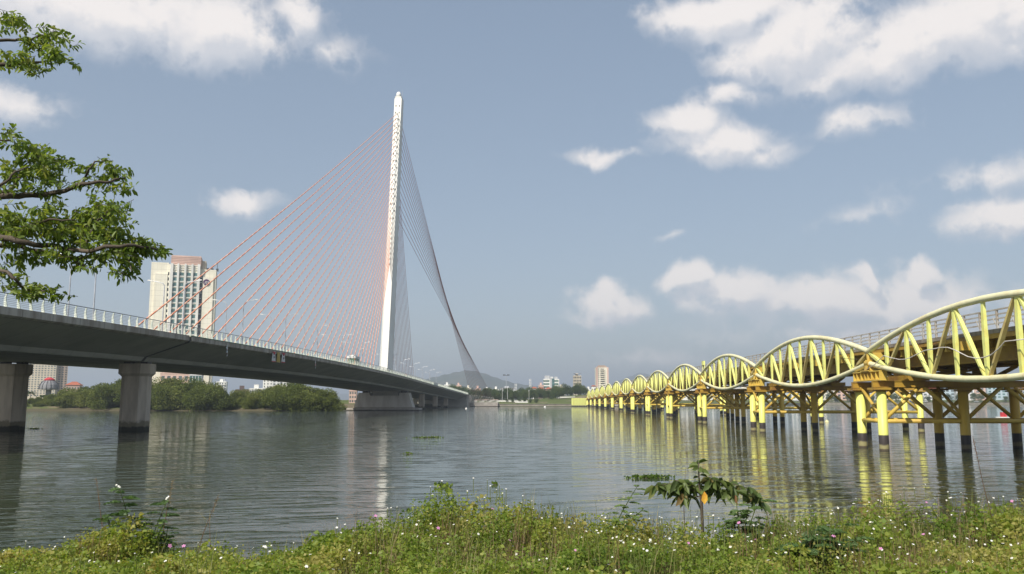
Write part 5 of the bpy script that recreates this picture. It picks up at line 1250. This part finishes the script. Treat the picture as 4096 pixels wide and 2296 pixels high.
stem_plant('feathery_weed', 'short feathery weed right of the seed-head weed', 'weed', at(655,2090,Yp).x, Yp, .70, M['mimosa'], 3, True, 3, .22, n=9, tone=.35, spread=.12)
stem_plant('leafy_weed', 'leafy yellow-green weed under the tall seed-head weed', 'weed', at(590,2150,Yp-.2).x, Yp-.2, .72, M['weed'], 4, False, 18, .07, .042, n=18, tone=.62, spread=.34)
stem_plant('leafy_weed', 'bushy leafy weed left of centre at the water edge', 'weed', at(1750,2100,11.2).x, 11.2, .50, M['weed'], 5, False, 12, .08, .05, n=16, tone=.4, spread=.3)
stem_plant('leafy_weed', 'upright leafy weed sticking up at the centre of the bank', 'weed', at(1850,2060,11.2).x, 11.2, .66, M['weed'], 6, False, 7, .085, .055, n=14, tone=.5, spread=.2)
stem_plant('leafy_weed', 'dark leafy weed right of centre on the bank edge', 'weed', at(2210,2100,11.0).x, 11.0, .50, M['weed'], 7, False, 6, .085, .05, n=12, tone=.25, spread=.15)
stem_plant('feathery_weed', 'arching vine-like weed left of the sapling', 'weed', at(2415,2080,10.8).x, 10.8, .86, M['mimosa'], 8, True, 2, .19, n=20, lean=(.62, 0), tone=.75)
stem_plant('feathery_weed', 'feathery shrub right of the sapling', 'weed', at(2960,2120,10.3).x, 10.3, .78, M['mimosa'], 9, True, 5, .26, n=9, lean=(.1, 0), tone=.4, spread=.35)
stem_plant('feathery_weed', 'feathery bluish shrub in the lower right foreground', 'weed', at(3190,2200,8.6).x, 8.6, .60, M['mimosa'], 10, True, 9, .28, n=9, tone=.3, spread=.4)
stem_plant('feathery_weed', 'second feathery shrub at the right of the foreground', 'weed', at(3330,2190,8.9).x, 8.9, .58, M['mimosa'], 11, True, 7, .26, n=9, tone=.35, spread=.35)
stem_plant('leafy_weed', 'tall leafy weed at the right bank edge under the nearest piles', 'weed', at(3640,2010,11.4).x, 11.4, .70, M['weed'], 12, False, 10, .085, .05, n=15, tone=.4, spread=.4)
stem_plant('leafy_weed', 'leafy weed with pale top at the right bank edge', 'weed', at(3800,1990,11.6).x, 11.6, .74, M['weed'], 13, False, 9, .08, .05, n=15, tone=.65, spread=.35)
stem_plant('leafy_weed', 'leafy weed near the right end of the bank', 'weed', at(4030,1990,11.5).x, 11.5, .62, M['weed'], 14, False, 10, .08, .05, n=15, tone=.45, spread=.4)
stem_plant('leafy_weed', 'leafy weed between the sapling and the right bank edge', 'weed', at(3330,2020,11.4).x, 11.4, .60, M['weed'], 15, False, 10, .08, .05, n=15, tone=.4, spread=.4)
# grass stalks with seed plumes
def stalk(label, px0, py0, px1, py1, Y, tone=.5, name='seeding_grass', plume=True):
    a = at(px0, py0, Y); b = at(px1, py1, Y+.15); gz = float(bank_z(np.array([a.x]), np.array([Y]))[0]); a.z = gz
    r = thing(name, label, 'grass stalk', a, 0, 'single grass stalks'); v = b-a; q = MB()
    q.path([(0,0,0), tuple(v*.5+Vector((-.02,0,.04))), tuple(v)], [.006,.0045,.002], 5); q.obj('stem', M['straw'], r)
    rg2 = np.random.default_rng(int(px0)); n = 60 if plume else 10; t = rg2.uniform(.72 if plume else .1, 1.0, n); P = np.array([tuple(v*x) for x in t]); D = rg2.normal(size=(n,3))+np.array(v.normalized())*1.2
    link('plume' if plume else 'blade', leaf_mesh('plume', leaf_arr(P, D, rg2.uniform(.02,.05,n) if plume else rg2.uniform(.2,.4,n), np.full(n,.006), rg2), M['straw'] if plume else M['grassm'], np.clip(rg2.normal(tone,.15,n),0,1)), r)
stalk('thin reddish grass stalk leaning left in front of the right piles', 3985, 2040, 3890, 1745, 11.2, .2)
stalk('pale grass stalk leaning right beside the tall weed', 640, 2150, 690, 1925, 11.2, .9)
stalk('thin grass stalk leaning far right of the tall weed', 770, 2160, 872, 1985, 11.2, .5)
stalk('thin seeding stalk left of the feathery weed', 455, 2080, 385, 1915, 11.3, .6)
stalk('pair of pale grass blades left of centre on the bank', 860, 2190, 838, 2070, 10.9, .8, 'grass_blades', False)
stalk('tall grass blade beside the sapling', 2738, 2050, 2742, 1870, 11.0, .6, 'grass_blades', False)
# almond sapling with tiered branches
def sapling():
    Y = 10.9; base = at(2810, 2075, Y); gz = float(bank_z(np.array([base.x]), np.array([Y]))[0]); r = thing('almond_sapling', 'small sapling with spreading tiers of broad leaves and a yellow leaf', 'sapling', (base.x, Y, gz-.02)); o = Vector((base.x, Y, gz-.02))
    rg2 = np.random.default_rng(31); q = MB(); L_ = lambda px, py, dy=0: at(px, py, Y+dy)-o
    q.path([(0,0,0), L_(2806,2010), L_(2798,1950), L_(2795,1890), L_(2794,1850)], [.022,.018,.014,.009,.006], 7)
    brs = [[(2800,1987),(2760,1985),(2700,1960),(2660,1940)], [(2800,1975),(2740,1950),(2680,1935),(2620,1945)], [(2800,1955),(2750,1935),(2700,1920)], [(2802,1985),(2850,1965),(2900,1960),(2950,1970)], [(2800,1960),(2860,1930),(2930,1935),(3000,1955)], [(2800,1945),(2830,1915),(2880,1925)], [(2950,1950),(3010,1975),(3040,2010)]]
    P, D, L, T = [], [], [], []
    for bi, b_ in enumerate(brs):
        dy = rg2.uniform(-.25, .25); pts = [L_(px, py, dy*i/3) for i, (px, py) in enumerate(b_)]; q.path([tuple(p) for p in pts], [.008,.007,.005,.003][:len(pts)], 5)
        for k in range(26):
            t = rg2.uniform(.2, 1)*(len(pts)-1); i = min(int(t), len(pts)-2); p = pts[i].lerp(pts[i+1], t-i); a = rg2.uniform(0, 6.28)
            P.append(tuple(p)); D.append((math.cos(a), math.sin(a)*.8, rg2.uniform(-.75,.35))); L.append(rg2.uniform(.10,.19)); T.append(np.clip(rg2.normal(.38,.22),0,1))
    for k in range(9):
        a = k*.8; P.append(tuple(L_(2794,1852)+Vector((0,0,-.02*k*.6)))); D.append((math.cos(a),math.sin(a)*.8,.75-.1*k)); L.append(.15); T.append(.5)
    for k in range(7): P.append(tuple(L_(2798,1900+k*8))); D.append((math.cos(k*2.2),math.sin(k*2.2),.15)); L.append(.11); T.append(.3)
    q.obj('stem', M['bark'], r, smooth=True); P, D, L, T = np.array(P), np.array(D), np.array(L), np.array(T)
    link('foliage', leaf6_mesh('foliage', P, D, L, L*.50, rg2, M['broad'], T, .22, .42), r)
    y_ = MB(); c = L_(2818,1990,-.22); y_.add([tuple(c+Vector(v)) for v in ((0,0,.075),(-.035,-.01,.03),(-.04,0,-.03),(0,.01,-.085),(.038,0,-.03),(.032,-.01,.03))], [(0,1,2,3),(0,3,4,5)]); M['yleaf'] = mat('yellow_leaf', (.75,.45,.06), (.6,.3,.04), 30, .5); y_.obj('yellow_leaf', M['yleaf'], r)
sapling()

# ------------------------------------------------------------------ floating things
def float_plant(label, px, py, n, w, seed):
    p = atz(px, py); rg2 = np.random.default_rng(seed); r = thing('water_hyacinth', label, 'floating plant', (p.x, p.y, 0), 0, 'floating plants on the river')
    P = np.stack([rg2.normal(0, w*.5, n), rg2.normal(0, w*.22, n), rg2.uniform(-.02, .06, n)], -1); D = np.stack([rg2.normal(size=n), rg2.normal(size=n), rg2.uniform(.3, 1.4, n)], -1)
    link('leaves', leaf_mesh('leaves', leaf_arr(P, D, rg2.uniform(.12,.26,n), rg2.uniform(.10,.18,n), rg2), M['weed'], np.clip(rg2.normal(.4,.2,n),0,1)), r)
    q = MB(); q.lathe([(w*.5,-.06),(w*.62,-.01),(w*.4,.02),(.05,.03)], 12); q.v = [(x, y*.4, z) for x, y, z in q.v]; q.obj('root_mat', M['bark'], r)
for a in (('left of the pair of floating weed patches in mid river',1697,1752,90,1.5,1),('right of the pair of floating weed patches in mid river',1733,1751,60,1.0,2),('small floating weed in mid river left of centre',1636,1816,24,.5,3),('floating weed left of the two nearest patches in mid river',1768,1946,26,.35,4),('tiny floating weed right beside the nearer patch in mid river',1796,1950,14,.2,5),('tiny floating weed near the centre of the river',1978,1938,8,.12,6),
          ('floating weed patch on the water behind the sapling',2600,1912,170,1.1,8),('floating weed and stick between the left bridge columns',140,1716,60,1.2,7)): float_plant(*a)
def buoy(name, label, px, py, rad, m_):
    p = atz(px, py); r = thing(name, label, 'buoy', (p.x, p.y, 0), 0); q = MB(); q.lathe([(rad*.3,-rad*.7),(rad*.9,-rad*.3),(rad,.15*rad),(rad*.7,.7*rad),(rad*.1,rad)], 12); q.obj('float', m_, r, smooth=True); q = MB(); q.tube((0,0,rad*.9),(0,0,rad*1.35),.12*rad,n=6); q.obj('ring_post', m_, r)
buoy('white_buoy', 'white buoy near the far quay left of the yellow abutment', 2180, 1629, .75, M['white']); buoy('white_buoy', 'white buoy off the far end of the cable bridge', 1865, 1635, .55, M['white'])
M['ball'] = mat('pale_yellow_float', (.75,.70,.40), (.6,.55,.3), 3, .5); buoy('yellow_float', 'pale yellow ball float between the nearest yellow piers', 3308, 1689, .42, M['ball'])
p = atz(4015, 1672); r = thing('red_marker', 'red box marker on a white raft seen beneath the nearest yellow pier', 'buoy', (p.x, p.y, 0))
q = MB(); q.vprism([(-1.5,-.9),(1.5,-.9),(1.8,0),(1.5,.9),(-1.5,.9),(-1.8,0)], -.2, .28); q.obj('raft', M['white'], r); q = MB(); q.box(-.58,-.03,-.4,.4,.28,1.35); q.box(.03,.58,-.4,.4,.28,1.35); q.obj('marker_box', M['banner_red'], r)
q = MB(); q.tube((0,0,.28),(0,0,1.6),.05,n=6); q.obj('post', M['steel_dark'], r)
p = atz(2795, 1661); r = thing('driftwood_branch', 'dark driftwood branch sticking out of the water before the third yellow pier', 'branch', (p.x, p.y, -.05)); q = MB(); q.path([(.6,0,-.3),(0,0,.2),(-.9,.1,.95)], [.06,.05,.03], 6); q.path([(-.3,0,.45),(-.2,.1,.9)], [.03,.015], 5); q.obj('branch', M['bark'], r)
b = base_at(131, 352); r = thing('canopy_boat', 'white canopied boat drawn up on the left far bank by the left column', 'boat', (b.x, 341, .1))
q = MB(); q.v = [(x*(1 if z > .3 else .8), y*(1 if z > .3 else .6), z) for z in (0, .9) for x, y in ((-3.2,0),(-2.2,-.9),(2.2,-.9),(3.4,0),(2.2,.9),(-2.2,.9))]; q.f = [(5,4,3,2,1,0),(6,7,8,9,10,11)]+[(k,(k+1)%6,6+(k+1)%6,6+k) for k in range(6)]; q.obj('hull', M['white'], r)
q = MB(); q.box(-2.2,2.2,-.9,.9,2.2,2.35); q.obj('canopy', M['white'], r)
for x in (-2,2):
    for y in (-.8,.8): q = MB(); q.tube((x,y,.85),(x,y,2.2),.05,n=5); q.obj('post', M['lamp_grey'], r)
for px in (757, 795):
    p = atz(px, 1640); q = MB(); q.tube((p.x,p.y,-1),(p.x+.3,p.y,3.2),.09,.07,6); tag(q.obj('mooring_stake', M['bark'] if px < 780 else M['white']), 'thin %s stake in the shallows before the left bank mangroves' % ('dark' if px < 780 else 'white'), 'stake')
# ------------------------------------------------------------------ haze
HAZE = 2.4e-4
if HAZE:
    q = MB(); q.box(-13500, 13500, -7000, 15800, -3.2, 262); hz_ = q.obj('haze', None); tag(hz_, 'thin pale daytime haze over river and city', 'haze', kind='stuff')
    m = bpy.data.materials.new('haze_air'); m.use_nodes = True; t = NT(m.node_tree); t.n.clear(); v = t.node('ShaderNodeVolumePrincipled'); v.inputs['Color'].default_value = (.76,.85,.97,1); v.inputs['Density'].default_value = HAZE; v.inputs['Anisotropy'].default_value = .2
    o = t.node('ShaderNodeOutputMaterial'); t.l.new(v.outputs[0], o.inputs['Volume']); hz_.data.materials.append(m)
